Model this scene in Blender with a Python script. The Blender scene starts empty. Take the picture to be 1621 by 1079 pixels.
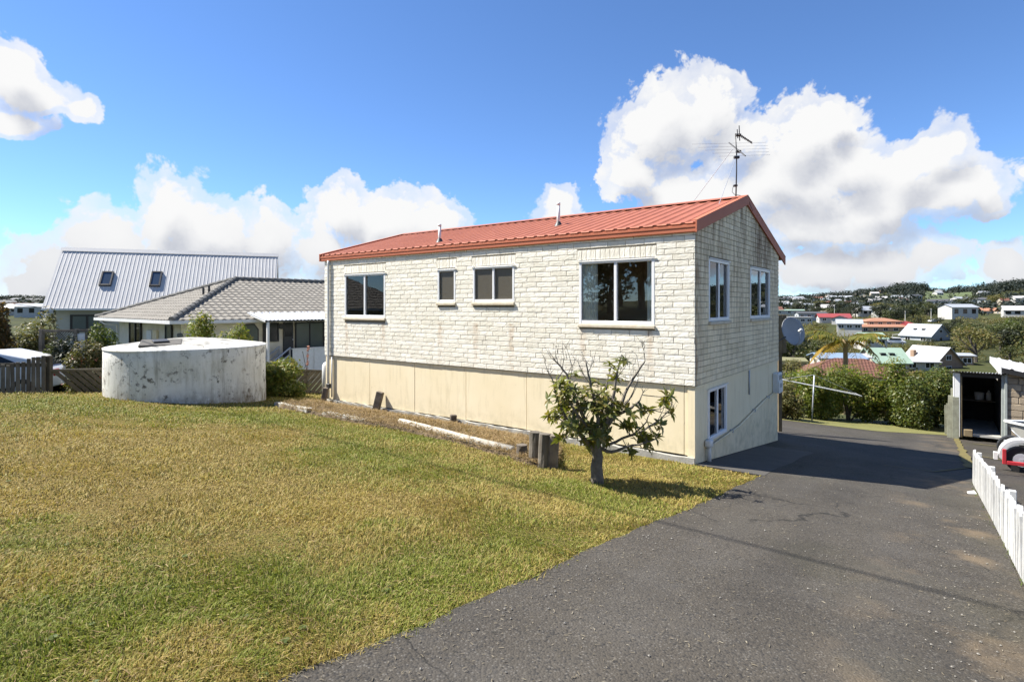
import bpy, bmesh, math, random
import numpy as np
from mathutils import Vector, Matrix, noise as mnoise

RNG = random.Random(7)
NR = np.random.default_rng(7)
SC = bpy.context.scene
COL = SC.collection
rad = math.radians

# ------------------------------------------------------------------ camera
FPX, CX, HY = 903.0, 810.5, 485.0          # focal length, centre and horizon of the photograph
cam_d = bpy.data.cameras.new('camera'); cam = bpy.data.objects.new('camera', cam_d); COL.objects.link(cam)
cam.location = (0, 0, 0); cam.rotation_euler = (rad(90), 0, 0)
cam_d.sensor_width = 36.0; cam_d.lens = 36.0 * FPX / 1621.0
cam_d.shift_y = -(1079 / 2 - HY) / 1621.0
cam_d.clip_start = 0.05; cam_d.clip_end = 9000
SC.camera = cam

# ------------------------------------------------------------------ node helper
class G:
    def __init__(s, nt): s.nt = nt
    def n(s, t, ins=None, **at):
        nd = s.nt.nodes.new(t)
        for k, v in at.items(): setattr(nd, k, v)
        for k, v in (ins or {}).items():
            if isinstance(v, bpy.types.NodeSocket): s.nt.links.new(v, nd.inputs[k])
            else: nd.inputs[k].default_value = v
        return nd
    def m(s, op, a, b=0.0, c=None, clamp=False):
        d = {0: a, 1: b}
        if c is not None: d[2] = c
        return s.n('ShaderNodeMath', d, operation=op, use_clamp=clamp).outputs[0]
    def vm(s, op, a, b=None):
        d = {0: a}
        if b is not None: d[1] = b
        nd = s.n('ShaderNodeVectorMath', d, operation=op)
        return nd.outputs['Value'] if op in ('DOT_PRODUCT', 'LENGTH', 'DISTANCE') else nd.outputs[0]
    def mix(s, f, a, b, bt='MIX'):
        nd = s.nt.nodes.new('ShaderNodeMix'); nd.data_type = 'RGBA'; nd.blend_type = bt
        for i, v in ((0, f), (6, a), (7, b)):
            if isinstance(v, bpy.types.NodeSocket): s.nt.links.new(v, nd.inputs[i])
            else: nd.inputs[i].default_value = (v if i == 0 else tuple(v)[:3] + (1,))
        return nd.outputs[2]
    def rng(s, v, a, b, c=0.0, d=1.0, sm=False):
        return s.n('ShaderNodeMapRange', {0: v, 1: a, 2: b, 3: c, 4: d}, interpolation_type='SMOOTHSTEP' if sm else 'LINEAR').outputs[0]
    def noise(s, vec, sc, det=4.0, ro=0.5, dist=0.0):
        return s.n('ShaderNodeTexNoise', {'Vector': vec, 'Scale': sc, 'Detail': det, 'Roughness': ro, 'Distortion': dist}).outputs[0]
    def pos(s): return s.n('ShaderNodeNewGeometry').outputs['Position']
    def obj(s): return s.n('ShaderNodeTexCoord').outputs['Object']
    def scale(s, v, t): return s.vm('MULTIPLY', v, t)
    def xyz(s, v): return s.n('ShaderNodeSeparateXYZ', {0: v}).outputs
    def rand(s):
        a = s.n('ShaderNodeObjectInfo').outputs['Random']; b = s.n('ShaderNodeNewGeometry').outputs['Random Per Island']
        return s.m('FRACT', s.m('ADD', a, b))
    def bump(s, h, st=0.3, d=0.01): return s.n('ShaderNodeBump', {'Height': h, 'Strength': st, 'Distance': d}).outputs[0]

# ------------------------------------------------------------------ sky, sun, exposure
SUN = Vector((-.609, .129, .783)).normalized()
world = bpy.data.worlds.new('World'); SC.world = world; world.use_nodes = True
def build_world():
    nt = world.node_tree; nt.nodes.clear(); g = G(nt)
    sky = g.n('ShaderNodeTexSky', sky_type='NISHITA', sun_disc=False, sun_elevation=math.asin(SUN.z),
              sun_rotation=math.atan2(SUN.x, SUN.y), altitude=1600, air_density=.95, dust_density=0.0, ozone_density=2.2)
    d = g.vm('NORMALIZE', g.n('ShaderNodeTexCoord').outputs['Generated'])
    # clouds as banks of rounded heaps: centre (azimuth, elevation) and size, in radians
    def ae(px, py):
        a = math.atan((px - CX) / FPX); return a, math.atan((HY - py) / FPX * math.cos(a))
    heaps = []
    for px, py, rx, ry in [
        (95,430,85,62),(190,385,90,72),(268,345,78,84),(345,380,105,85),(425,372,48,58),(40,455,60,48),(250,440,290,62),
        (545,345,66,64),(620,365,100,70),(695,352,60,44),(500,395,80,66),(640,420,190,60),
        (875,322,42,38),(880,345,55,32),
        (1055,205,92,82),(1112,172,78,66),(1010,270,62,66),(1165,225,70,60),(1270,225,95,82),(1318,185,62,46),(1360,255,85,72),
        (1440,268,78,60),(1488,238,56,44),(1520,300,74,48),(1400,312,180,56),(1120,310,170,52),(1250,300,150,84),(1300,355,190,40),
        (1380,415,135,50),(1290,430,90,44),(1465,400,60,40),(1612,412,55,44),(1560,318,36,30),
        (18,115,66,52),(62,152,62,36),(118,175,40,24),(0,178,80,30),(1618,283,14,12)]:
        a, e = ae(px, py)
        heaps.append((a, e, 1.09*rx / FPX * math.cos(a)**1.6, 1.10*ry / FPX * math.cos(a)**1.2))
    r = random.Random(3)
    for k in range(8):                       # the same kind of sky goes on all the way round
        a = rad(66 + k * 32); a = a - 2*math.pi if a > math.pi else a; e = rad(r.uniform(8, 15))
        for j in range(2):
            heaps.append((a + r.uniform(-.2, .2), e + r.uniform(-.06, .08), r.uniform(.12, .24), r.uniform(.07, .12)))
    grp = bpy.data.node_groups.new('cloud_field', 'ShaderNodeTree')
    grp.interface.new_socket('Dir', in_out='INPUT', socket_type='NodeSocketVector')
    grp.interface.new_socket('Field', in_out='OUTPUT', socket_type='NodeSocketFloat')
    grp.interface.new_socket('Soft', in_out='OUTPUT', socket_type='NodeSocketFloat')
    h = G(grp); gi = grp.nodes.new('NodeGroupInput'); go = grp.nodes.new('NodeGroupOutput')
    dv = gi.outputs[0]
    warp = h.n('ShaderNodeTexNoise', {'Vector': dv, 'Scale': 7.0, 'Detail': 2.0}, noise_dimensions='2D')
    p = h.vm('ADD', dv, h.vm('MULTIPLY', h.vm('SUBTRACT', warp.outputs[1], (.5,.5,.5)), (.06,.06,0)))
    acc = None
    for a, e, ra, re in heaps:
        q = h.vm('LENGTH', h.vm('MULTIPLY', h.vm('SUBTRACT', p, (a, e, 0)), (1/ra, 1/re, 0)))
        acc = q if acc is None else h.m('SMOOTH_MIN', acc, q, .22)
    soft = h.m('SUBTRACT', 1.0, acc)
    nz = h.n('ShaderNodeTexNoise', {'Vector': dv, 'Scale': 15.0, 'Detail': 9.0, 'Roughness': .60}, noise_dimensions='2D').outputs[0]
    vo = h.n('ShaderNodeTexVoronoi', {'Vector': p, 'Scale': 24.0, 'Detail': 3.0, 'Roughness': .6, 'Lacunarity': 2.1}, feature='F1', normalize=True, voronoi_dimensions='2D').outputs[0]
    f = h.m('ADD', soft, h.m('MULTIPLY', h.m('SUBTRACT', nz, .5), .80))
    f = h.m('ADD', f, h.m('MULTIPLY', h.m('SUBTRACT', .30, vo), .78))
    grp.links.new(f, go.inputs[0]); grp.links.new(soft, go.inputs[1])
    dX, dY, dZ = g.xyz(d)
    pol = g.n('ShaderNodeCombineXYZ', {0: g.m('ARCTAN2', dX, dY), 1: g.m('ARCSINE', dZ)}).outputs[0]
    def field(v):
        nd = g.n('ShaderNodeGroup'); nd.node_tree = grp; nt.links.new(v, nd.inputs[0]); return nd.outputs
    f0 = field(pol)
    f1 = field(g.vm('ADD', pol, (-.016, .042, 0)))
    cov = g.rng(f0[0], .05, .20, 0, 1, True)
    wisp = g.rng(g.n('ShaderNodeTexNoise', {'Vector': pol, 'Scale': 9.0, 'Detail': 5.0, 'Roughness': .6}, noise_dimensions='2D').outputs[0], .35, .7, .55, 1.0)
    cov = g.m('MULTIPLY', cov, g.m('MAXIMUM', wisp, g.rng(f0[0], .1, .5, 0, 1)), clamp=True)
    dq = g.m('SUBTRACT', f0[0], f1[0])
    lit = g.rng(dq, -.80, .02, .30, 1, True)
    deep = g.rng(g.m('SUBTRACT', f1[1], g.m('MULTIPLY', dq, .35)), .30, .95, 1, .25, True)
    lit = g.m('MULTIPLY', lit, g.m('ADD', .26, g.m('MULTIPLY', deep, .74)))
    lit = g.m('MULTIPLY', lit, g.rng(g.m('ADD', g.xyz(pol)[1], g.m('MULTIPLY', g.m('SUBTRACT', f0[0], .5), .05)), .02, .17, .66, 1, True))
    ccol = g.mix(lit, (.152, .162, .190), (.304, .304, .304))
    skyc = g.mix(1.0, sky.outputs[0], (.64, .82, 1.03), 'MULTIPLY')
    bg1 = g.n('ShaderNodeBackground', {0: skyc, 1: .064})
    bg2 = g.n('ShaderNodeBackground', {0: ccol, 1: 1.0})
    mx = g.n('ShaderNodeMixShader', {0: cov}); nt.links.new(bg1.outputs[0], mx.inputs[1]); nt.links.new(bg2.outputs[0], mx.inputs[2])
    out = g.n('ShaderNodeOutputWorld'); nt.links.new(mx.outputs[0], out.inputs[0])
build_world()
world.cycles.sampling_method = 'MANUAL'; world.cycles.sample_map_resolution = 512
sun_d = bpy.data.lights.new('sun', 'SUN'); sun_d.energy = 3.7; sun_d.angle = rad(.5); sun_d.color = (1, .955, .88)
sun = bpy.data.objects.new('sun', sun_d); COL.objects.link(sun); sun.rotation_euler = SUN.to_track_quat('Z', 'Y').to_euler()
SC.view_settings.view_transform = 'Standard'; SC.view_settings.look = 'None'
SC.view_settings.exposure = 1.66; SC.view_settings.gamma = 1.0; SC.view_settings.use_curve_mapping = False
SC.render.engine = 'CYCLES'
SC.cycles.max_bounces = 7; SC.cycles.transparent_max_bounces = 12; SC.cycles.use_denoising = True

# ------------------------------------------------------------------ place: frames and ground
D1 = Vector((-.7993, .6010, 0)).normalized()      # along the house front, away from its near corner
D2 = Vector((.6010, .7993, 0)).normalized()       # down the slope, along the drive
CORNER = Vector((2.93, 9.14, 0))
def uv(x, y): return x*D2.x + y*D2.y, x*D1.x + y*D1.y
def fromuv(u, v): return Vector((u*D2.x + v*D1.x, u*D2.y + v*D1.y, 0))
def sstep(a, b, x): t = min(1, max(0, (x-a)/(b-a))); return t*t*(3-2*t)
FAR_R = [0, 24, 34, 45, 75, 110, 143, 223, 280, 394, 600, 1700, 2600, 6000]
FAR_Z = [-3.6, -4.6, -7.0, -8.0, -9.0, -12, -12.5, -9.5, -7.0, -4.2, -1.0, 2.0, -8, -20]
RIDGE_A = [-180, -60, -44, -37, -20, 10, 25, 30, 33, 35, 37.4, 40, 43, 50, 70, 180]
RIDGE_Z = [12, 10, 7, 8, 12, 12, 12, 20, 25, 27, 21, 26, 36, 32, 22, 12]
def ground(x, y):
    u, v = uv(x, y)
    uc = max(-14, min(u, 27))
    near = -1.535 - .11*uc if uc < 9 else -2.525 - .122*(uc - 9)
    near -= .45*sstep(16.2, 17.6, v)
    r = math.hypot(x, y)
    if r < 25: return near
    far = float(np.interp(r, FAR_R, FAR_Z))
    a = math.atan2(x, y)
    if r > 450:
        far += sstep(450, 1300, r)*(1 - sstep(1700, 3200, r))*(float(np.interp(math.degrees(a), RIDGE_A, RIDGE_Z)) + 1.5*math.sin(a*23))
    far += .6*mnoise.noise((x*.02, y*.02, 0)) * sstep(40, 80, r)
    return near + (far - near)*sstep(26, 44, r)
def ray(px, py): return Vector(((px - CX)/FPX, 1, (HY - py)/FPX))
def at(px, py, Y): return ray(px, py)*Y
def hit(px, py):
    d = ray(px, py); lo = 1.0; t = 1.0
    while t < 3000:
        p = d*t
        if p.z <= ground(p.x, p.y): break
        lo = t; t *= 1.02
    hi = t
    for _ in range(40):
        mid = (lo+hi)/2; p = d*mid
        if p.z <= ground(p.x, p.y): hi = mid
        else: lo = mid
    return d*hi
def project(p): return (CX + FPX*p.x/p.y, HY - FPX*p.z/p.y)

# ------------------------------------------------------------------ materials
MATS = {}
def newmat(name):
    m = bpy.data.materials.new(name); m.use_nodes = True; nt = m.node_tree
    b = nt.nodes['Principled BSDF']; MATS[name] = m
    return m, G(nt), b
def lk(g, sock, inp): g.nt.links.new(sock, inp)
def plain(name, col, col2=None, rough=.6, sc=6.0, bump=0.0, bsc=40.0, spec=.5, metal=0.0, rv=0.0, local=False):
    m, g, b = newmat(name)
    v = g.obj() if local else g.pos()
    c = g.mix(g.rng(g.noise(v, sc, 5, .6), .3, .7), col, col2 or [x*.8 for x in col])
    if rv: c = g.mix(1.0, c, g.n('ShaderNodeCombineColor', {i: g.rng(g.rand(), 0, 1, 1-rv, 1+rv) for i in range(3)}).outputs[0], 'MULTIPLY')
    lk(g, c, b.inputs['Base Color']); b.inputs['Roughness'].default_value = rough
    b.inputs['Specular IOR Level'].default_value = spec; b.inputs['Metallic'].default_value = metal
    if bump: lk(g, g.bump(g.noise(v, bsc, 4, .6), bump, .01), b.inputs['Normal'])
    return m
def leafmat(name, c1, c2, c3=None, trans=.35, gloss=.5, rough=.45):
    m, g, b = newmat(name); nt = m.node_tree
    r = g.rand(); c = g.mix(r, c1, c2)
    if c3: c = g.mix(g.rng(g.m('FRACT', g.m('MULTIPLY', r, 7.13)), .68, .95), c, c3)
    big = g.noise(g.pos(), .9, 3)
    c = g.mix(1.0, c, g.n('ShaderNodeCombineColor', {i: g.rng(big, .25, .75, .7, 1.25) for i in range(3)}).outputs[0], 'MULTIPLY')
    lk(g, c, b.inputs['Base Color']); b.inputs['Roughness'].default_value = rough; b.inputs['Specular IOR Level'].default_value = gloss
    tr = g.n('ShaderNodeBsdfTranslucent'); lk(g, g.mix(1.0, c, (1.15, 1.2, .6), 'MULTIPLY'), tr.inputs[0])
    mx = g.n('ShaderNodeMixShader', {0: trans}); lk(g, b.outputs[0], mx.inputs[1]); lk(g, tr.outputs[0], mx.inputs[2])
    lk(g, mx.outputs[0], nt.nodes['Material Output'].inputs[0]); return m

def along(g, axis, org=CORNER):
    return g.vm('DOT_PRODUCT', g.vm('SUBTRACT', g.pos(), tuple(org)), tuple(axis))

def painted_brick(name, gable):
    m, g, b = newmat(name); p = g.pos(); X, Y, Z = g.xyz(p)
    base = g.mix(g.rng(g.noise(p, 7, 6, .65), .3, .72), (.87, .83, .725), (.80, .755, .65))
    base = g.mix(1.0, base, g.n('ShaderNodeCombineColor', {0: g.rng(g.rand(), 0, 1, .90, 1.05), 1: g.rng(g.rand(), 0, 1, .89, 1.05), 2: g.rng(g.rand(), 0, 1, .85, 1.05)}).outputs[0], 'MULTIPLY')
    st = g.noise(g.scale(p, (3.5, 3.5, .45)), 2.2, 6, .62)           # rain streaks
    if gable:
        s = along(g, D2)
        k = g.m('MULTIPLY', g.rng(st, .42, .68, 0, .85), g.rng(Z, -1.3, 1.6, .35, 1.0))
        base = g.mix(1.0, base, (1.02, .92, .74), 'MULTIPLY'); base = g.mix(k, base, (.25, .165, .09))  # warm tint put into the gable paint to offset blue skylight, then stains
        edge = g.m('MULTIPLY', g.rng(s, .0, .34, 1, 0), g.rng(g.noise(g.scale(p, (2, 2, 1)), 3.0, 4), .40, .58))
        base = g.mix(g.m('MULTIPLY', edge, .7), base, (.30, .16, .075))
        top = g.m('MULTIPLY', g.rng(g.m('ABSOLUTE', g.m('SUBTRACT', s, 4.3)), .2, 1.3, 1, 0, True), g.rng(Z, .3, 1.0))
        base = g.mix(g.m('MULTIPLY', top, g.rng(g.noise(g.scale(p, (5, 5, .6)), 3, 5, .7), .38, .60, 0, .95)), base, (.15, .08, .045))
    else:
        a = along(g, -D1)
        base = g.mix(g.rng(st, .50, .80, 0, .26), base, (.36, .31, .21))
        for ai in (-2.04, -.75, -4.6, -3.66, -5.62, -8.9, -7.5):
            w = g.m('MULTIPLY', g.rng(g.m('ABSOLUTE', g.m('SUBTRACT', a, ai)), .015, .10, 1, 0, True), g.rng(Z, -1.25, -.35, .35, 1.0))
            w = g.m('MULTIPLY', w, g.m('MULTIPLY', g.rng(Z, -.36, -.34, 1, 0), g.rng(g.noise(p, 9, 3), .3, .6)))
            base = g.mix(g.m('MULTIPLY', w, .55), base, (.45, .28, .14))
        base = g.mix(g.m('MULTIPLY', g.rng(g.noise(p, 28, 3, .7), .66, .74), .55), base, (.20, .17, .12))
    lk(g, base, b.inputs['Base Color']); b.inputs['Roughness'].default_value = .75; b.inputs['Specular IOR Level'].default_value = .25
    lk(g, g.bump(g.noise(p, 40, 6, .70), .6, .014), b.inputs['Normal']); return m
PICKET = plain('weathered_white_paint', (.56, .56, .54), (.42, .415, .39), .65, 16, rv=.14)
BRICK_F = painted_brick('painted_brick', False); BRICK_G = painted_brick('stained_painted_brick', True)
MORTAR = plain('mortar', (.30, .275, .23), (.21, .19, .155), .9, 12, .3)  # colour lowered so the joints carry a shadow line between bricks

def cream_sheet():
    m, g, b = newmat('cream_sheet'); p = g.pos(); X, Y, Z = g.xyz(p)
    c = g.mix(g.rng(g.noise(p, 1.6, 5, .6), .3, .7), (.82, .715, .50), (.77, .66, .44))
    c = g.mix(g.rng(g.noise(g.scale(p, (4, 4, .5)), 2.6, 6, .65), .52, .80, 0, .5), c, (.46, .38, .22))
    c = g.mix(g.m('MULTIPLY', g.rng(Z, -2.55, -2.0, 1, 0), g.rng(g.noise(p, 5, 5, .7), .42, .68, 0, .55)), c, (.40, .35, .20))
    c = g.mix(g.m('MULTIPLY', g.rng(g.noise(p, 18, 4, .7), .66, .75), .5), c, (.24, .19, .10))
    lk(g, c, b.inputs['Base Color']); b.inputs['Roughness'].default_value = .7; b.inputs['Specular IOR Level'].default_value = .25
    lk(g, g.bump(g.noise(p, 30, 4), .08, .01), b.inputs['Normal']); return m
CREAM = cream_sheet()
CONC = plain('concrete', (.42, .41, .37), (.26, .25, .22), .9, 5, .5, 30)
CONC_P = plain('pale_concrete', (.58, .56, .50), (.40, .38, .32), .9, 8, .5, 40)
ROOF = plain('terracotta_roof_paint', (.36, .116, .060), (.295, .09, .047), .55, 3.0)
TRIM = plain('terracotta_trim_paint', (.47, .15, .08), (.42, .13, .068), .62, 1.5, spec=.3)
WFRAME = plain('white_aluminium', (.80, .80, .80), (.74, .74, .73), .35, 2)
WPAINT = plain('white_paint', (.78, .78, .76), (.68, .67, .63), .55, 9)
SILL = plain('sill_brick', (.62, .56, .44), (.50, .42, .30), .85, 9, .3)
ROOM = plain('room_wall', (.55, .36, .22), (.48, .31, .19), .8, 1)
CURTAIN = plain('curtain_cloth', (.90, .90, .87), (.84, .84, .80), .9, 3)
PIPE_W = plain('white_pipe', (.72, .72, .70), (.60, .60, .56), .5, 4)
GALV = plain('galvanised_metal', (.50, .52, .55), (.40, .42, .45), .45, 3, metal=.3)
DARKM = plain('dark_metal', (.045, .043, .04), (.03, .03, .03), .5, 5)
GREYM = plain('grey_dish_paint', (.32, .33, .34), (.27, .28, .29), .55, 4)
BLACK = plain('black_rubber', (.02, .02, .02), (.015, .015, .015), .7, 5)
WOOD = plain('weathered_wood', (.20, .165, .125), (.10, .08, .06), .9, 7, .5, 50, rv=.25)
GWOOD = plain('grey_fence_timber', (.165, .145, .115), (.085, .07, .052), .9, 5, .4, 60, rv=.25)
DWOOD = plain('dark_fence_timber', (.10, .085, .06), (.055, .048, .032), .9, 5, .4, 60, rv=.3)
PALE_WOOD = plain('pale_bleached_log', (.55, .51, .43), (.36, .32, .25), .9, 6, .5, 40)
BROWN_SCREEN = plain('brown_timber_screen', (.21, .16, .085), (.14, .10, .055), .85, 5, .2, 50, rv=.2)
BARK = plain('grey_bark', (.20, .175, .14), (.10, .085, .065), .9, 14, .8, 45)
BARK2 = plain('dark_bark', (.10, .085, .065), (.06, .05, .04), .9, 10, .4, 30)
RED = plain('red_paint', (.45, .03, .04), (.36, .025, .03), .4, 4)
BOATW = plain('boat_gelcoat', (.62, .61, .57), (.50, .49, .44), .3, 3)
NAVY = plain('blue_boat_cover', (.05, .06, .10), (.035, .04, .07), .8, 5)
CARW = plain('white_car_paint', (.72, .73, .74), (.70, .71, .72), .2, 2)

def glassmat(name, tint=(.94, .96, .95), refl=1.15, base=.01):
    m, g, b = newmat(name); nt = m.node_tree; nt.nodes.remove(b)
    fr = g.n('ShaderNodeFresnel', {'IOR': 1.5}).outputs[0]
    fac = g.m('ADD', g.m('MULTIPLY', fr, refl), base, clamp=True)
    t = g.n('ShaderNodeBsdfTransparent', {0: tuple(tint) + (1,)}); gl = g.n('ShaderNodeBsdfGlossy', {0: (1, 1, 1, 1), 'Roughness': .0})
    lk(g, g.bump(g.noise(g.pos(), 1.3, 2), .05, .02), gl.inputs['Normal'])
    mx = g.n('ShaderNodeMixShader', {0: fac}); lk(g, t.outputs[0], mx.inputs[1]); lk(g, gl.outputs[0], mx.inputs[2])
    lk(g, mx.outputs[0], nt.nodes['Material Output'].inputs[0]); return m
GLASS = glassmat('window_glass')
GLASS_D = plain('dark_window_glass', (.02, .022, .022), (.015, .016, .016), .08, 1, spec=.35)
FROST = plain('obscure_glass', (.115, .10, .072), (.07, .06, .042), .28, 60, .5, 90, spec=.5)
BLINDGL = plain('window_with_pale_blind', (.13, .155, .14), (.10, .12, .105), .12, .8, spec=.4)

def tank_paint():
    m, g, b = newmat('mouldy_tank_paint'); p = g.pos(); X, Y, Z = g.xyz(p)
    c = g.mix(g.rng(g.noise(p, 1.4, 6, .65), .35, .68), (.80, .79, .74), (.62, .61, .54))
    c = g.mix(g.rng(g.noise(g.scale(p, (3, 3, .5)), 2.4, 6, .7), .50, .74, 0, .6), c, (.33, .32, .26))
    sp = g.m('MULTIPLY', g.rng(g.noise(p, 6.5, 7, .72), .55, .62), g.rng(g.noise(p, 1.9, 3), .40, .54))
    c = g.mix(g.m('MULTIPLY', sp, .85), c, (.075, .065, .05))
    rs = g.m('MULTIPLY', g.rng(g.noise(p, 3.1, 6, .75), .60, .70), .6)
    c = g.mix(rs, c, (.20, .13, .07))
    run = g.m('MULTIPLY', g.rng(g.noise(g.scale(p, (5, 5, .35)), 1.6, 5, .65), .54, .68), g.rng(g.noise(p, .8, 2), .40, .6))
    c = g.mix(g.m('MULTIPLY', run, .6), c, (.16, .14, .105))
    big = g.m('MULTIPLY', g.rng(g.noise(p, 2.6, 8, .74), .575, .63), g.rng(g.noise(p, 1.1, 2), .47, .56))
    c = g.mix(g.m('MULTIPLY', big, .85), c, (.07, .055, .038))
    c = g.mix(g.m('MULTIPLY', g.rng(Z, -.97, -.90, 0, 1), g.rng(g.noise(g.scale(p, (1.2, 1.2, .2)), 1.8, 7, .7), .38, .60, .15, .85)), c, (.12, .11, .095))
    ft = g.m('MULTIPLY', g.rng(Z, -2.25, -1.85, 1, 0), g.rng(g.noise(g.scale(p, (2, 2, 1)), 4, 5, .7), .36, .58))
    c = g.mix(g.m('MULTIPLY', ft, .75), c, (.20, .15, .09))
    lk(g, c, b.inputs['Base Color']); b.inputs['Roughness'].default_value = .85; b.inputs['Specular IOR Level'].default_value = .2
    lk(g, g.bump(g.noise(p, 22, 5, .7), .5, .012), b.inputs['Normal']); return m
TANK = tank_paint()

def asphalt(name='asphalt', c1=(.068, .059, .046), c2=(.040, .0345, .027), moss=.4):
    m, g, b = newmat(name); p = g.pos()
    c = g.mix(g.rng(g.noise(p, .7, 5, .6), .3, .7), c1, c2)
    vo = g.n('ShaderNodeTexVoronoi', {'Vector': p, 'Scale': 75.0}); cell = g.xyz(vo.outputs['Color'])[0]
    st = g.m('MULTIPLY', g.rng(cell, .80, .90), g.rng(vo.outputs['Distance'], .3, .55, 1, 0))
    c = g.mix(g.m('MULTIPLY', st, .42), c, (.20, .19, .17))
    c = g.mix(g.m('MULTIPLY', g.rng(cell, .28, .05), .7), c, (.018, .018, .018))
    vo2 = g.n('ShaderNodeTexVoronoi', {'Vector': p, 'Scale': 24.0}); c2_ = g.xyz(vo2.outputs['Color'])[1]
    c = g.mix(g.m('MULTIPLY', g.m('MULTIPLY', g.rng(c2_, .86, .92), g.rng(vo2.outputs['Distance'], .12, .34, 1, 0)), .4), c, (.19, .17, .135))
    worn = g.rng(g.noise(p, 1.7, 6, .68), .5, .75)
    c = g.mix(g.m('MULTIPLY', worn, .35), c, (.095, .088, .078))
    vv = along(g, D1, Vector((0, 0, 0)))                                # worn wheel tracks and an oily middle along the drive
    for v0, w0, a0, cc in ((.35, .30, .22, (.085, .08, .072)), (1.6, .30, .22, (.085, .08, .072)), (1.0, .28, .30, (.018, .017, .016))):
        tk = g.m('MULTIPLY', g.rng(g.m('ABSOLUTE', g.m('SUBTRACT', vv, v0)), w0*.3, w0, a0, 0, True), g.rng(g.noise(p, 1.1, 4), .35, .65))
        c = g.mix(tk, c, cc)
    q = g.vm('ADD', p, g.vm('MULTIPLY', g.vm('SUBTRACT', g.n('ShaderNodeTexNoise', {'Vector': p, 'Scale': 2.3, 'Detail': 4.0}).outputs[1], (.5, .5, .5)), (.7, .7, 0)))
    ck = g.n('ShaderNodeTexVoronoi', {'Vector': g.scale(q, (1, 1, 0)), 'Scale': .42}, feature='DISTANCE_TO_EDGE').outputs[0]
    ck = g.m('MULTIPLY', g.rng(ck, .0016, .0052, 1, 0), g.rng(g.noise(p, .8, 2), .45, .55))
    c = g.mix(g.m('MULTIPLY', ck, .8), c, (.014, .013, .011))
    du = g.m('MULTIPLY', g.rng(g.m('ABSOLUTE', g.m('ADD', vv, .05)), .1, .75, 1, 0, True), g.rng(g.noise(p, 1.25, 5, .6), .50, .66))
    c = g.mix(g.m('MULTIPLY', du, .75), c, (.155, .115, .07))                # dry silt washed against the fence side
    ms = g.m('MULTIPLY', g.rng(g.noise(p, .55, 5, .6), .52, .75), moss)
    c = g.mix(ms, c, (.048, .045, .022))
    lk(g, c, b.inputs['Base Color']); b.inputs['Roughness'].default_value = .82; b.inputs['Specular IOR Level'].default_value = .3
    h = g.m('ADD', g.m('MULTIPLY', vo.outputs['Distance'], -1.0), g.m('MULTIPLY', g.noise(p, 9, 4), .8))
    lk(g, g.bump(h, .55, .008), b.inputs['Normal']); return m
ASPH = asphalt(); ASPH2 = asphalt('mossy_yard_seal', (.062, .050, .036), (.036, .030, .023), .75)
PAD = plain('worn_concrete_pad', (.075, .069, .059), (.05, .046, .04), .85, 2.2, .4, 50)

# patches where the lawn is greener, read as places on the ground
GREEN = []
for px, py, r_ in [(480,935,.75),(330,965,.55),(150,985,.6),(20,1010,.55),(640,950,.55),(720,905,.55),(850,850,.7),(980,800,.8),(900,770,.6),(600,690,1.4),(450,665,1.3),(560,720,1.0),(330,655,1.5),(700,745,1.0),(700,690,.7),(20,850,.5),(60,640,2.0),(620,830,.35)]:
    q = hit(px, py); GREEN.append((q.x, q.y, r_))
DRY = []
for px, py, r_ in [(150,760,1.8),(330,800,1.3),(560,860,.5),(300,1030,.35),(560,1000,.3),(850,790,.5),(250,700,2.0),(1010,770,.7),(640,800,.8)]:
    q = hit(px, py); DRY.append((q.x, q.y, r_))
def lawn_health(g):
    p = g.pos()
    wv = g.n('ShaderNodeTexNoise', {'Vector': p, 'Scale': 1.6, 'Detail': 4.0}).outputs[1]
    q = g.vm('ADD', p, g.vm('MULTIPLY', g.vm('SUBTRACT', wv, (.5, .5, .5)), (1.3, 1.3, 0)))
    f = g.m('MULTIPLY', g.m('SUBTRACT', g.noise(p, .9, 5, .6), .5), 1.7)
    for x, y, r_ in GREEN:
        d = g.vm('LENGTH', g.vm('MULTIPLY', g.vm('SUBTRACT', q, (x, y, 0)), (1/r_, 1/r_, 0)))
        f = g.m('ADD', f, g.rng(d, .2, 1.3, .50, 0, True))
    for x, y, r_ in DRY:
        d = g.vm('LENGTH', g.vm('MULTIPLY', g.vm('SUBTRACT', q, (x, y, 0)), (1/r_, 1/r_, 0)))
        f = g.m('ADD', f, g.rng(d, .2, 1.3, -.40, 0, True))
    return g.m('ADD', g.m('ADD', f, .30), g.m('MULTIPLY', g.m('SUBTRACT', g.noise(p, 7, 4, .6), .5), .9))
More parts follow.
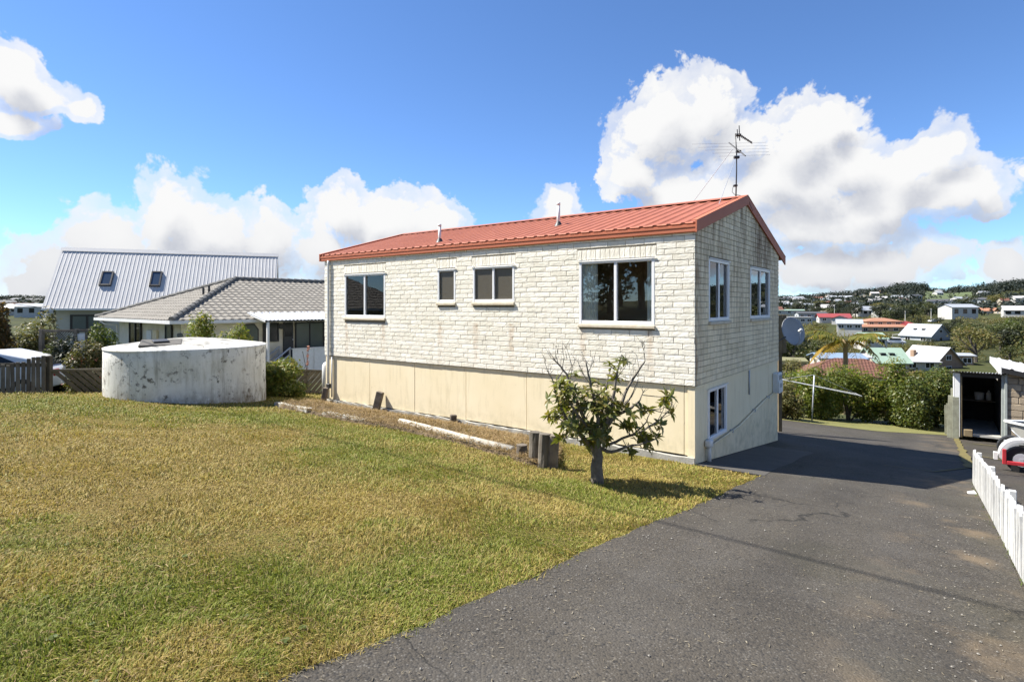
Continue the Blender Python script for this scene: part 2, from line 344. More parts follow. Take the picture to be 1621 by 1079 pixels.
def lawn_mats():
    m, g, b = newmat('lawn_thatch'); p = g.pos(); h = g.rng(lawn_health(g), 0, 1)
    c = g.mix(h, (.225, .165, .05), (.13, .145, .022))
    c = g.mix(g.rng(g.noise(p, 55, 5, .7), .42, .62), c, (.062, .045, .020))
    lk(g, c, b.inputs['Base Color']); b.inputs['Roughness'].default_value = .95; b.inputs['Specular IOR Level'].default_value = .1
    lk(g, g.bump(g.noise(p, 38, 5, .7), .9, .03), b.inputs['Normal'])
    m2, g, b = newmat('grass_blade'); nt = m2.node_tree; h = g.rng(lawn_health(g), 0, 1); r = g.rand()
    k = g.rng(g.m('ADD', h, g.m('MULTIPLY', g.m('SUBTRACT', r, .5), 1.1)), .15, .75)
    c = g.mix(k, (.372, .285, .076), (.18, .215, .024))
    r2 = g.m('FRACT', g.m('MULTIPLY', r, 5.7))
    c = g.mix(g.rng(r2, .78, 1.0, 0, .8), c, (.46, .35, .15))
    c = g.mix(g.rng(r2, .14, .0, 0, .7), c, (.10, .068, .028))
    lk(g, c, b.inputs['Base Color']); b.inputs['Roughness'].default_value = .6; b.inputs['Specular IOR Level'].default_value = .25
    tr = g.n('ShaderNodeBsdfTranslucent'); lk(g, c, tr.inputs[0])
    mx = g.n('ShaderNodeMixShader', {0: .3}); lk(g, b.outputs[0], mx.inputs[1]); lk(g, tr.outputs[0], mx.inputs[2]); lk(g, mx.outputs[0], nt.nodes['Material Output'].inputs[0])
    return m, m2
THATCH, BLADE = lawn_mats()
STRAW = leafmat('dry_clippings', (.27, .185, .085), (.19, .125, .055), (.33, .25, .125), .2, .2, .7)
SOIL = plain('dry_soil', (.15, .105, .055), (.09, .065, .035), .95, 9, .8, 30)
def land():
    m, g, b = newmat('rough_land'); p = g.pos()
    c = g.mix(g.rng(g.noise(p, .03, 6, .6), .35, .65), (.055, .062, .022), (.035, .04, .018))
    c = g.mix(g.rng(g.noise(p, .25, 5, .6), .5, .75, 0, .7), c, (.085, .08, .035))
    lk(g, c, b.inputs['Base Color']); b.inputs['Roughness'].default_value = .95; b.inputs['Specular IOR Level'].default_value = .1; return m
LAND = land()
PADDOCK = plain('green_paddock', (.085, .115, .036), (.07, .085, .03), .95, .02)

L_MAG = leafmat('magnolia_leaf', (.105, .122, .028), (.155, .16, .035), (.22, .17, .045), .42, .5, .4)
L_HEDGE = leafmat('hedge_leaf', (.155, .185, .028), (.10, .14, .024), (.23, .20, .035), .5, .4, .45)
L_HEDGE2 = leafmat('dark_hedge_leaf', (.070, .098, .022), (.095, .12, .024), (.16, .15, .03), .4, .4, .45)
L_YEL = leafmat('yellow_green_leaf', (.16, .18, .028), (.095, .13, .022), (.25, .20, .035), .42, .35, .5)
L_GRN = leafmat('green_tree_leaf', (.050, .066, .02), (.072, .082, .025), (.10, .095, .028), .3, .3, .5)
L_DRK = leafmat('dark_tree_leaf', (.026, .034, .018), (.038, .046, .02), (.055, .055, .024), .25, .3, .5)
L_OLV = leafmat('olive_tree_leaf', (.105, .105, .034), (.14, .13, .04), (.18, .13, .045), .35, .3, .5)
L_LIM = leafmat('lime_tree_leaf', (.115, .145, .025), (.085, .115, .025), (.13, .14, .03), .4, .3, .5)
L_FAR = leafmat('distant_wood_leaf', (.022, .031, .026), (.030, .038, .029), (.04, .045, .032), .2, .2, .6)  # bluish tint puts the distance haze into the leaf colour
L_RUST = leafmat('rusty_leaf', (.15, .085, .03), (.085, .075, .025), (.20, .11, .035), .35, .3, .5)
L_PINK = leafmat('pink_flower', (.55, .10, .13), (.42, .09, .09), (.62, .22, .18), .3, .3, .5)
L_PALM = leafmat('palm_frond', (.13, .15, .025), (.19, .17, .035), (.30, .20, .045), .4, .4, .4)
L_PALMD = leafmat('dying_palm_frond', (.36, .24, .055), (.26, .19, .04), (.42, .28, .07), .4, .4, .4)
STRAP_L = leafmat('strap_leaf', (.14, .17, .06), (.10, .13, .04), (.2, .2, .1), .4, .4, .4)

# ------------------------------------------------------------------ mesh builder and scene tree
ROOTS = {}
class MB:
    def __init__(s, F=None): s.v = []; s.f = []; s.F = F or Matrix.Identity(4)
    def add(s, vs, fs):
        o = len(s.v); s.v += [tuple(v) for v in vs]; s.f += [tuple(i+o for i in f) for f in fs]; return s
    def box(s, x0, x1, y0, y1, z0, z1, M=None):
        vs = [Vector((x, y, z)) for z in (z0, z1) for y in (y0, y1) for x in (x0, x1)]
        if M: vs = [M @ v for v in vs]
        return s.add(vs, [(0,2,3,1),(4,5,7,6),(0,1,5,4),(2,6,7,3),(0,4,6,2),(1,3,7,5)])
    def bbox(s, x0, x1, y0, y1, z0, z1, b=.01, M=None):        # box with chamfered edges
        bm = bmesh.new(); bmesh.ops.create_cube(bm, size=1)
        for v in bm.verts: v.co = Vector(((x0+x1)/2 + v.co.x*(x1-x0), (y0+y1)/2 + v.co.y*(y1-y0), (z0+z1)/2 + v.co.z*(z1-z0)))
        bmesh.ops.bevel(bm, geom=bm.edges[:], offset=b, segments=1, affect='EDGES')
        bm.verts.index_update()
        vs = [(M @ v.co if M else v.co.copy()) for v in bm.verts]; fs = [[v.index for v in f.verts] for f in bm.faces]; bm.free()
        return s.add(vs, fs)
    def tube(s, pts, rs, n=8, cap=True, wob=0):
        pts = [Vector(p) for p in pts]; rs = rs if hasattr(rs, '__len__') else [rs]*len(pts)
        rings = []; prev = None
        for i, p in enumerate(pts):
            t = (pts[min(i+1, len(pts)-1)] - pts[max(i-1, 0)]).normalized()
            a = prev if prev else (Vector((1, 0, 0)) if abs(t.x) < .9 else Vector((0, 1, 0)))
            a = (a - t*a.dot(t)).normalized(); b = t.cross(a); prev = a
            rings.append([p + (a*math.cos(2*math.pi*k/n) + b*math.sin(2*math.pi*k/n))*rs[i]*(1 + wob*RNG.uniform(-1, 1)) for k in range(n)])
        vs = [v for r in rings for v in r]; fs = []
        for i in range(len(pts)-1):
            for k in range(n): fs.append((i*n+k, i*n+(k+1) % n, (i+1)*n+(k+1) % n, (i+1)*n+k))
        if cap: fs.append(tuple(range(n-1, -1, -1))); fs.append(tuple((len(pts)-1)*n + k for k in range(n)))
        return s.add(vs, fs)
    def lathe(s, prof, n=24, c=(0, 0)):
        vs = []; fs = []
        for r, z in prof:
            for k in range(n): vs.append((c[0]+r*math.cos(2*math.pi*k/n), c[1]+r*math.sin(2*math.pi*k/n), z))
        for i in range(len(prof)-1):
            for k in range(n): fs.append((i*n+k, i*n+(k+1) % n, (i+1)*n+(k+1) % n, (i+1)*n+k))
        return s.add(vs, fs)
    def prism(s, poly, y0, y1, axis='y'):                       # polygon in x,z pushed along y
        n = len(poly)
        vs = [(p[0], y0, p[1]) for p in poly] + [(p[0], y1, p[1]) for p in poly]
        if axis == 'x': vs = [(v[1], v[0], v[2]) for v in vs]
        fs = [tuple(range(n)), tuple(range(2*n-1, n-1, -1))] + [(i, i+n, (i+1) % n + n, (i+1) % n) for i in range(n)]
        return s.add(vs, fs)
    def build(s, name, mat, parent=None, smooth=False, kind=None):
        me = bpy.data.meshes.new(name)
        F = s.F
        R = rootinv(parent)
        T = R @ F
        V = np.array([tuple(v) for v in s.v], dtype=float).reshape(-1, 3)
        A = np.array(T); V = V @ A[:3, :3].T + A[:3, 3]
        me.from_pydata(V.tolist(), [], s.f); me.update()
        o = bpy.data.objects.new(name, me); COL.objects.link(o)
        for mm in (mat if isinstance(mat, (list, tuple)) else [mat]): me.materials.append(mm)
        if smooth: me.polygons.foreach_set('use_smooth', [True]*len(me.polygons))
        bm = bmesh.new(); bm.from_mesh(me); bmesh.ops.recalc_face_normals(bm, faces=bm.faces[:]); bm.to_mesh(me); bm.free()
        if parent: o.parent = parent
        if kind: o['kind'] = kind
        return o
def rootof(o):
    while o is not None and o.parent: o = o.parent
    return o
def rootinv(p):
    r = rootof(p)
    return ROOTS[r.name].inverted() if r is not None and r.name in ROOTS else Matrix.Identity(4)
def tag(o, label=None, cat=None, group=None, kind=None):
    if label: o['label'] = label
    if cat: o['category'] = cat
    if group: o['group'] = group
    if kind: o['kind'] = kind
    return o
def thing(name, label, cat, loc, rz=0, group=None):
    o = bpy.data.objects.new(name, None); COL.objects.link(o); o.empty_display_size = .2
    o.location = loc; o.rotation_euler = (0, 0, rz)
    ROOTS[o.name] = Matrix.Translation(Vector(loc)) @ Matrix.Rotation(rz, 4, 'Z')
    return tag(o, label, cat, group)
def inst(name, me, M, parent, mat=None):                        # a piece that shares its mesh
    o = bpy.data.objects.new(name, me); COL.objects.link(o)
    o.parent = parent; o.matrix_local = rootinv(parent) @ M
    return o
def copy_thing(src, loc, rz, sc=1.0, label=None, group=None):
    r = src.copy(); COL.objects.link(r); r.location = loc; r.rotation_euler = (0, 0, rz); r.scale = (sc, sc, sc)
    if label: r['label'] = label
    if group: r['group'] = group
    for ch in src.children:
        c = ch.copy(); COL.objects.link(c); c.parent = r
        for k in ch.children:
            d = k.copy(); COL.objects.link(d); d.parent = c
    return r
def npmesh(name, V, Fq, mat, parent=None, smooth=False, kind=None):
    """V (n,3), Fq list of (array of faces (m,k))"""
    V = np.asarray(V, dtype=np.float32)
    R = np.array(rootinv(parent)); V = V @ R[:3, :3].T.astype(np.float32) + R[:3, 3].astype(np.float32)
    me = bpy.data.meshes.new(name); me.vertices.add(len(V)); me.vertices.foreach_set('co', V.ravel())
    loops = np.concatenate([f.ravel() for f in Fq]); tot = np.concatenate([np.full(len(f), f.shape[1]) for f in Fq])
    me.loops.add(len(loops)); me.loops.foreach_set('vertex_index', loops.astype(np.int32))
    me.polygons.add(len(tot)); st = np.concatenate([[0], np.cumsum(tot)[:-1]])
    me.polygons.foreach_set('loop_start', st.astype(np.int32)); me.polygons.foreach_set('loop_total', tot.astype(np.int32))
    me.update(calc_edges=True); me.materials.append(mat)
    if smooth: me.polygons.foreach_set('use_smooth', [True]*len(tot))
    o = bpy.data.objects.new(name, me); COL.objects.link(o)
    if parent: o.parent = parent
    if kind: o['kind'] = kind
    return o
def frame(org, ax, ay):
    M = Matrix.Identity(4)
    for i, a in enumerate((ax, ay, Vector((0, 0, 1)))):
        for j in range(3): M[j][i] = a[j]
    M.translation = Vector(org); return M

# ------------------------------------------------------------------ ground sheets
def ground_sheet(name, mat, poly_uv, du=.25, lift=0.0, wob=None):
    us = [p[0] for p in poly_uv]; vs = [p[1] for p in poly_uv]
def grid_sheet(name, mat, u0, u1, nu, vfun, nv, lift):
    mb = MB(); V = []
    for i in range(nu+1):
        u = u0 + (u1-u0)*i/nu; va, vb = vfun(u)
        for j in range(nv+1):
            v = va + (vb-va)*j/nv; p = fromuv(u, v)
            V.append((p.x, p.y, ground(p.x, p.y) + lift))
    mb.add(V, [(i*(nv+1)+j, i*(nv+1)+j+1, (i+1)*(nv+1)+j+1, (i+1)*(nv+1)+j) for i in range(nu) for j in range(nv)])
    return mb.build(name, mat, None, True, 'structure')
def terrain():
    rs = [0, 2, 4, 6, 9, 12, 15, 18, 21, 24, 27, 30, 33, 36, 39, 42, 46, 52, 60, 75, 95, 120, 160, 210, 280, 360, 450, 560, 700, 850, 1000, 1180, 1350, 1520, 1700, 2100, 2800, 4000, 6500]
    na = 240; V = []; F = []
    for r in rs:
        for k in range(na):
            a = 2*math.pi*k/na; x, y = r*math.sin(a), r*math.cos(a)
            V.append((x, y, ground(x, y) - (.03 if r < 45 else 0)))
    for i in range(len(rs)-1):
        for k in range(na): F.append((i*na+k, (i+1)*na+k, (i+1)*na+(k+1) % na, i*na+(k+1) % na))
    MB().add(V, F).build('terrain', LAND, None, True, 'structure')
terrain()
EDGE = lambda u: 2.41 - .033*u + .02*math.sin(u*1.7) + .012*math.sin(u*5.1) + .01*math.sin(u*13)
grid_sheet('lawn', THATCH, -6, 13.0, 76, lambda u: (EDGE(u) if u < 9.1 else 3.0, 16.9), 60, 0.0)
grid_sheet('driveway', ASPH, -6, 9.0, 120, lambda u: (-.50, EDGE(u)), 12, .012)
def yard_left(u):
    return 3.05 if u < 14.9 else 3.05 + (u-14.9)*.6
qa = [hit(*p) for p in ((1232, 664), (1390, 683), (1497, 689))]
quv = [uv(p.x, p.y) for p in qa]
def yard_end(v):
    pts = sorted([(q[1], q[0]) for q in quv]); return float(np.interp(v, [p[0] for p in pts], [p[1] for p in pts]))
# the sealed yard: from the top of the drive down to the grass strip
def yard():
    V = []; F = []; vs = np.linspace(-.47, 10.5, 40)
    for v in vs:
        ue = yard_end(v)
        us0 = 9.0 if v < 3.2 else (14.86 if v < 10 else 14.86)
        for t in np.linspace(0, 1, 40):
            u = us0 + (ue-us0)*t; p = fromuv(u, v); V.append((p.x, p.y, ground(p.x, p.y) + .012))
    for i in range(39):
        for j in range(39): F.append((i*40+j, i*40+j+1, (i+1)*40+j+1, (i+1)*40+j))
    MB().add(V, F).build('yard', ASPH, None, True, 'structure')
yard()
grid_sheet('neighbour_yard', ASPH2, -6, 26.0, 60, lambda u: (-12, -.48), 24, .008)
grid_sheet('concrete_pad', PAD, 9.05, 13.2, 16, lambda u: (2.12 - .02*math.sin(u*3), 3.1), 4, .016)
def strip():
    V = []; F = []; vs = np.linspace(-2.4, 10.5, 44); n = 6
    for v in vs:
        u0 = yard_end(v)
        for t in range(n):
            u = u0 - .05 + 4.5*t/(n-1); p = fromuv(u, v); V.append((p.x, p.y, ground(p.x, p.y) + .02))
    for i in range(len(vs)-1):
        for j in range(n-1): F.append((i*n+j, i*n+j+1, (i+1)*n+j+1, (i+1)*n+j))
    MB().add(V, F).build('back_lawn', plain('back_lawn_grass', (.17, .155, .045), (.12, .125, .035), .95, 3, .8, 30), None, True, 'structure')
strip()
def moss_line(name, pts, w):
    mb = MB(); V = []; ps = []
    P = [hit(*p) for p in pts]
    for a, b in zip(P[:-1], P[1:]):
        for t in np.linspace(0, 1, 12): ps.append(a.lerp(b, t))
    for i, p in enumerate(ps):
        t = (ps[min(i+1, len(ps)-1)] - ps[max(i-1, 0)]).normalized(); s = Vector((-t.y, t.x, 0))
        ww = w*RNG.uniform(.5, 1.2)
        for k in (-1, 1):
            q = p + s*ww*k; V.append((q.x, q.y, ground(q.x, q.y) + .028))
    mb.add(V, [(2*i, 2*i+1, 2*i+3, 2*i+2) for i in range(len(ps)-1)])
    mb.build(name, MATS.get('joint_moss') or plain('joint_moss', (.16, .125, .03), (.10, .085, .028), .95, 9, .5, 30), None, False, 'structure')
moss_line('moss_strip', [(1512, 692), (1522, 712), (1536, 742)], .10)
moss_line('moss_strip', [(1540, 703), (1590, 708)], .08)
moss_line('moss_strip', [(1545, 722), (1600, 732), (1621, 735)], .06)
moss_line('moss_strip', [(1530, 742), (1480, 748), (1400, 738)], .022)

# ------------------------------------------------------------------ foliage helpers
def leaf_cloud(blobs, n, size, seed=1, up=.75, asp=.5, shell=.55, jit=.35):
    """diamond leaves spread through ellipsoid clumps -> (V, F)"""
    r = np.random.default_rng(seed)
    B = np.array(blobs, dtype=float)
    w = (B[:, 3]*B[:, 4] + B[:, 4]*B[:, 5] + B[:, 3]*B[:, 5]); w /= w.sum()
    idx = r.choice(len(B), n, p=w)
    d = r.normal(size=(n, 3)); d /= np.linalg.norm(d, axis=1)[:, None]
    rr = shell + (1-shell)*r.random(n)**.6
    rr *= 1 + .12*r.normal(size=n)
    c = B[idx, :3] + d*B[idx, 3:6]*rr[:, None]
    nrm = d + np.array([0, 0, up]) + r.normal(size=(n, 3))*.55; nrm /= np.linalg.norm(nrm, axis=1)[:, None]
    a = np.cross(nrm, r.normal(size=(n, 3))); a /= np.linalg.norm(a, axis=1)[:, None] + 1e-9
    b = np.cross(nrm, a)
    s = size*(1 + jit*r.normal(size=n)).clip(.4, 2)[:, None]
    bend = nrm*s*.18
    V = np.stack([c - a*s*.5, c + b*s*asp*.5 - bend*.4, c + a*s*.5 - bend, c - b*s*asp*.5 - bend*.4], 1).reshape(-1, 3)
    F = np.arange(n*4).reshape(n, 4)
    return V, F
def clump_blobs(c, R, n, seed, small=.42, flat=1.0):
    """uneven crown: a set of lesser clumps through the volume (R = radii)"""
    r = random.Random(seed); out = []
    for i in range(n):
        while True:
            d = Vector((r.uniform(-1, 1), r.uniform(-1, 1), r.uniform(-1, 1)))
            if .15 < d.length < 1: break
        d *= .82; k = small*r.uniform(.6, 1.25)
        out.append((c[0]+d.x*R[0], c[1]+d.y*R[1], c[2]+d.z*R[2], R[0]*k, R[1]*k, R[2]*k*flat))
    return out
def bush(name, label, cat, base, R, n, size, mat, seed, group=None, clumps=14, small=.42, extra=None, asp=.5):
    t = thing(name, label, cat, base, 0, group)
    r = random.Random(seed); mb = MB()
    c = Vector((base[0], base[1], base[2] + R[2]*1.02))
    bl = clump_blobs(c, R, clumps, seed, small)
    for k in range(7): a_ = r.uniform(0, 6.28); bl.append((c.x + R[0]*.55*math.cos(a_), c.y + R[1]*.55*math.sin(a_), base[2] + R[2]*r.uniform(.22, .4), R[0]*small*.9, R[1]*small*.9, R[2]*.36))
    for ax, lo_, hi_ in ((0, c.x-R[0], c.x+R[0]), (1, c.y-R[1], c.y+R[1]), (2, base[2]-.02, base[2] + 2.05*R[2])):
        a0 = min(b_[ax]-b_[ax+3]*.95 for b_ in bl); a1 = max(b_[ax]+b_[ax+3]*.95 for b_ in bl); k = (hi_-lo_)/(a1-a0)
        bl = [tuple((lo_ + (b_[i]-a0)*k) if i == ax else (b_[i]*k if i == ax+3 else b_[i]) for i in range(6)) for b_ in bl]
    for b_ in bl[:8]:
        e = Vector(b_[:3]); s_ = Vector(base) + Vector((r.uniform(-.1, .1)*R[0], r.uniform(-.1, .1)*R[1], -.05))
        mb.tube([s_, s_.lerp(e, .5) + Vector((r.uniform(-.1, .1), r.uniform(-.1, .1), .05))*R[0], e], [.035*R[2], .022*R[2], .008*R[2]], 5)
    mb.build('stem', BARK2, t)
    V, F = leaf_cloud(bl, n, size, seed, asp=asp); npmesh('foliage', V, [F], mat, t)
    if extra:
        V, F = leaf_cloud(bl, extra[0], extra[1], seed+50, shell=.9); npmesh('flowers', V, [F], extra[2], t)
    return t

exec_order = []
# ------------------------------------------------------------------ the brick house
E1 = -D1
HW, HD = 9.83, 5.8
F_H = frame((CORNER.x, CORNER.y, 0), E1, D2)            # house frame: x to the right along the front, y inward, z level with the eye
F_FRONT = F_H
F_GABLE = frame((CORNER.x, CORNER.y, 0), D2, -E1)       # gable frame: x down the slope, y inward
house = thing('brick_house', 'two storey white painted brick house with a terracotta metal roof and cream base', 'house',
              (CORNER.x, CORNER.y, -2.55), math.atan2(E1.y, E1.x))
Z0, ZE, ZR = -1.275, 1.24, 2.02                         # foot of the brickwork, wall head, wall apex
SLOPE = .287
W_FRONT = [(-2.116, -.672, -.31, .81), (-4.669, -3.596, .09, .81), (-5.695, -5.169, .09, .80), (-8.975, -7.43, -.27, .80)]
W_GABLE = [(.62, 1.78, -.25, .81), (3.24, 4.91, -.25, .81)]
W_LOW = [(.61, 1.633, -2.28, -1.41)]
def wall_sheet(F, xs0, xs1, z0, z1, holes, th=.12):
    """a wall with openings: outer face at y=0, inner at y=th, with the reveals"""
    mb = MB(F)
    X = sorted({xs0, xs1, *[h[0] for h in holes], *[h[1] for h in holes]}); Zs = sorted({z0, z1, *[h[2] for h in holes], *[h[3] for h in holes]})
    for i in range(len(X)-1):
        for j in range(len(Zs)-1):
            cx, cz = (X[i]+X[i+1])/2, (Zs[j]+Zs[j+1])/2
            if any(h[0] < cx < h[1] and h[2] < cz < h[3] for h in holes): continue
            for y in (0, th):
                mb.add([(X[i], y, Zs[j]), (X[i+1], y, Zs[j]), (X[i+1], y, Zs[j+1]), (X[i], y, Zs[j+1])], [(0, 1, 2, 3)])
    for a, b, c, d in holes:
        mb.add([(a,0,c),(a,th,c),(a,th,d),(a,0,d)], [(0,1,2,3)]); mb.add([(b,0,c),(b,th,c),(b,th,d),(b,0,d)], [(0,1,2,3)])
        mb.add([(a,0,c),(b,0,c),(b,th,c),(a,th,c)], [(0,1,2,3)]); mb.add([(a,0,d),(b,0,d),(b,th,d),(a,th,d)], [(0,1,2,3)])
    for x in (xs0, xs1): mb.add([(x,0,z0),(x,th,z0),(x,th,z1),(x,0,z1)], [(0,1,2,3)])
    return mb
wf = wall_sheet(F_FRONT, -HW, -.003, Z0, ZE, W_FRONT).build('brick_wall', MORTAR, house)
mb = wall_sheet(F_GABLE, .003, HD, Z0, ZE, W_GABLE)
for y in (0, .12): mb.add([(.003, y, ZE), (HD, y, ZE), (2.9, y, ZE + .88)], [(0, 1, 2)])
wg = mb.build('brick_wall', MORTAR, house); tag(wg, 'shaded gable wall of stained white brick')
mb = MB(F_H); mb.box(-HW+.005, -.125, HD-.12, HD, -3.3, ZE); mb.box(-HW, -HW+.12, .125, HD-.125, -3.3, ZE)
mb.add([(-HW+.06, .1, ZE), (-HW+.06, HD, ZE), (-HW+.06, 2.9, ZE+.88)], [(0, 1, 2)])
mb.build('rear_wall', BRICK_F, house)
mb = MB(F_H)
mb.box(-HW+.14, -.14, .14, HD-.14, Z0-.05, Z0); mb.box(-HW+.14, -.14, .14, HD-.14, 1.16, 1.19)
mb.box(-HW+.14, -3.11, 3.0, 3.08, Z0+.005, 1.155); mb.box(-3.01, -.14, 1.55, 1.63, Z0+.005, 1.155); mb.box(-3.1, -3.02, .14, 2.99, Z0+.005, 1.155); mb.box(-6.9, -6.82, .14, 2.99, Z0+.005, 1.155)
mb.box(-HW+.14, -.14, .14, HD-.14, -2.9, -2.85); mb.box(-2.6, -2.52, .14, HD-.14, -2.84, Z0-.06)
mb.build('interior', ROOM, house)

# --- bricks, each with a split rough face
def brick_mesh(seed, mat):
    r = random.Random(seed); nx, nz = 5, 3; V = []; F = []
    for i in range(nx+1):
        for j in range(nz+1):
            e = i in (0, nx) or j in (0, nz)
            V.append((i/nx-.5 + (0 if i in (0, nx) else r.uniform(-.04, .04)), -(.0148 if e else .0160) - r.uniform(0, .0026), j/nz-.5 + (0 if j in (0, nz) else r.uniform(-.06, .06))))
    for i in range(nx):
        for j in range(nz): F.append((i*(nz+1)+j, (i+1)*(nz+1)+j, (i+1)*(nz+1)+j+1, i*(nz+1)+j+1))
    n = len(V)
    ring = [(0, j) for j in range(nz)] + [(i, nz) for i in range(nx)] + [(nx, j) for j in range(nz, 0, -1)] + [(i, 0) for i in range(nx, 0, -1)]
    ids = [i*(nz+1)+j for i, j in ring]
    V += [(V[k][0], .010, V[k][2]) for k in ids]
    for k in range(len(ids)): F.append((ids[k], n+k, n+(k+1) % len(ids), ids[(k+1) % len(ids)]))
    me = bpy.data.meshes.new('brick'); me.from_pydata(V, [], F); me.materials.append(mat); me.update()
    bm = bmesh.new(); bm.from_mesh(me); bmesh.ops.recalc_face_normals(bm, faces=bm.faces[:]); bm.to_mesh(me); bm.free()
    return me
BM_F = [brick_mesh(i, BRICK_F) for i in range(8)]; BM_G = [brick_mesh(20+i, BRICK_G) for i in range(8)]
CRS, BL, J = .0968, .345, .009
def lay(x0, x1, row_lim, z0, z1, holes, seed, soldiers=()):
    r = random.Random(seed); out = []; nrow = int(round((z1-z0)/CRS))
    for k in range(nrow):
        za = z0 + k*CRS; zb = za + CRS; a, b = row_lim((za+zb)/2)
        if b - a < .12: continue
        segs = [(a, b)]
        for h in list(holes) + list(soldiers):
            if h[2] < zb - .03 and h[3] > za + .03:
                ns = []
                for s in segs:
                    if h[1] <= s[0] or h[0] >= s[1]: ns.append(s)
                    else:
                        if h[0] - s[0] > .03: ns.append((s[0], h[0]))
                        if s[1] - h[1] > .03: ns.append((h[1], s[1]))
                segs = ns
        ph = (k % 2)*BL*.5 + (k % 3 == 2)*.06 + r.uniform(-.025, .025)
        for s in segs:
            x = x0 + ph - BL*2
            while x < s[1]:
                xa, xb = max(x, s[0]), min(x+BL, s[1])
                if xb - xa > .016: out.append(((xa+xb)/2, (za+zb)/2, xb-xa-J, CRS-J))
                x += BL
    for a, b, c, d in soldiers:
        n = max(2, round((b-a)/.098)); w = (b-a)/n
        for i in range(n): out.append((a+w*(i+.5), (c+d)/2, w-J, d-c-J))
    return out
sold = [(-2.16, -.64, .835, .835+.19), (-4.70, -3.56, .835, .835+.19), (-5.73, -5.14, .835, .835+.19), (-9.0, -7.41, .835, .835+.19)]
holes_f = [(a-.0, b+.0, c-.07, d+.02) for a, b, c, d in W_FRONT]
bf = lay(-HW, .012, lambda z: (-HW, .012), Z0, ZE, holes_f, 5, sold)
def glim(z):
    if z < ZE - .02: return (.006, HD)
    k = (z - ZE)/SLOPE/1.05; return (max(.006, k - .1), min(HD, HD - k + .1))
bg = lay(0, HD, glim, Z0, ZE + .84, [(a, b, c-.07, d+.02) for a, b, c, d in W_GABLE], 9)
allb = []
for lst, F, ms, w in ((bf, F_FRONT, BM_F, wf), (bg, F_GABLE, BM_G, wg)):
    for b in lst:
        q = F @ Vector((b[0]-b[2]/2, 0, b[1]-b[3]/2)); q2 = F @ Vector((b[0]+b[2]/2, 0, b[1]+b[3]/2))
        p1, p2 = project(q), project(q2)
        allb.append((abs(p2[0]-p1[0])*abs(p2[1]-p1[1]) if False else abs(p2[0]-p1[0])*b[3]*FPX/((q.y+q2.y)/2), b, F, ms, w))
allb.sort(key=lambda t: -t[0])
rest = {wf.name: ([], []), wg.name: ([], [])}
for i, (ar, b, F, ms, w) in enumerate(allb):
    me = RNG.choice(ms)
    M = F @ Matrix.Translation((b[0], -.004 - RNG.uniform(0, .004), b[1])) @ Matrix.Diagonal((b[2]*RNG.choice((-1, 1)) if False else b[2], 1, b[3], 1))
    if i < 300: inst('brick', me, M, w)
    else:
        V, Fc = rest[w.name]; o = len(V)
        V += [tuple(M @ v.co) for v in me.vertices]; Fc += [tuple(k+o for k in p.vertices) for p in me.polygons]
for w, mat in ((wf, BRICK_F), (wg, BRICK_G)):
    V, Fc = rest[w.name]; m_ = MB(); m_.add(V, Fc); m_.build('brickwork', mat, w, False, 'stuff')

# --- windows
def window(F, x0, x1, z0, z1, parent, mull=1, glass=GLASS, sill=True, curtains=(), fm=WFRAME, fw=.05, name='window', head=True, yf=-.028, sills=SILL, gl_list=None):
    mb = MB(F); y0, y1 = yf, .045
    mb.bbox(x0-.004, x0+fw, y0, y1, z0-.004, z1+.004, .006); mb.bbox(x1-fw, x1+.004, y0, y1, z0-.004, z1+.004, .006)
    mb.bbox(x0+fw+.001, x1-fw-.001, y0+.003, y1, z0-.004, z0+fw*1.15, .006); mb.bbox(x0+fw+.001, x1-fw-.001, y0+.003, y1, z1-fw*.9, z1+.004, .006)
    xs = [x0+fw]
    for k in range(mull):
        xm = x0 + (x1-x0)*(k+1)/(mull+1); mb.bbox(xm-fw*.55, xm+fw*.55, y0+.008, y1, z0+fw*1.1, z1-fw*.85, .006); xs += [xm-fw*.5, xm+fw*.5]
    xs.append(x1-fw)
    if head: mb.box(x0-.03, x1+.03, y0-.022, y0-.001, z1+.004, z1+.016)
    w = mb.build(name, fm, parent)
    for k in range(0, len(xs), 2):
        yy = .006 + .014*((k//2) % 2); m_ = MB(F); m_.box(xs[k]-.006, xs[k+1]+.006, yy, yy+.005, z0+.02, z1-.02)
        m_.build('pane', (gl_list[k//2] if gl_list else glass), w)
        # dark rubber bead
        t_ = .008
        for xa_ in (xs[k], xs[k+1]-t_): b_ = MB(F); b_.box(xa_, xa_+t_, yy-.006, yy-.001, z0+fw*1.1, z1-fw*.8); b_.build('bead', BLACK, w)
    if sill: m_ = MB(F); m_.bbox(x0-.02, x1+.02, -.062, .02, z0-.066, z0-.007, .01); m_.build('sill', sills, w)
    for a, b in curtains:
        m_ = MB(F); n = 36; V = []
        for i in range(n+1):
            x = a + (b-a)*i/n
            for z in (z0-.1, z1-.02): V.append((x + .006*math.sin(z*9+i), .062 + .018*math.sin(i*1.25 + .4*math.sin(i*.7)), z))
        m_.add(V, [(2*i, 2*i+2, 2*i+3, 2*i+1) for i in range(n)]); m_.build('curtain', CURTAIN, w, True)
    return w
big = window(F_FRONT, *W_FRONT[0], house, curtains=[(-2.10, -1.79), (-.84, -.66)])
window(F_FRONT, *W_FRONT[1], house, glass=FROST, fw=.045)
window(F_FRONT, *W_FRONT[2], house, mull=0, glass=FROST, fw=.045)
window(F_FRONT, *W_FRONT[3], house, curtains=[(-8.96, -8.72)])
window(F_GABLE, *W_GABLE[0], house); window(F_GABLE, *W_GABLE[1], house)
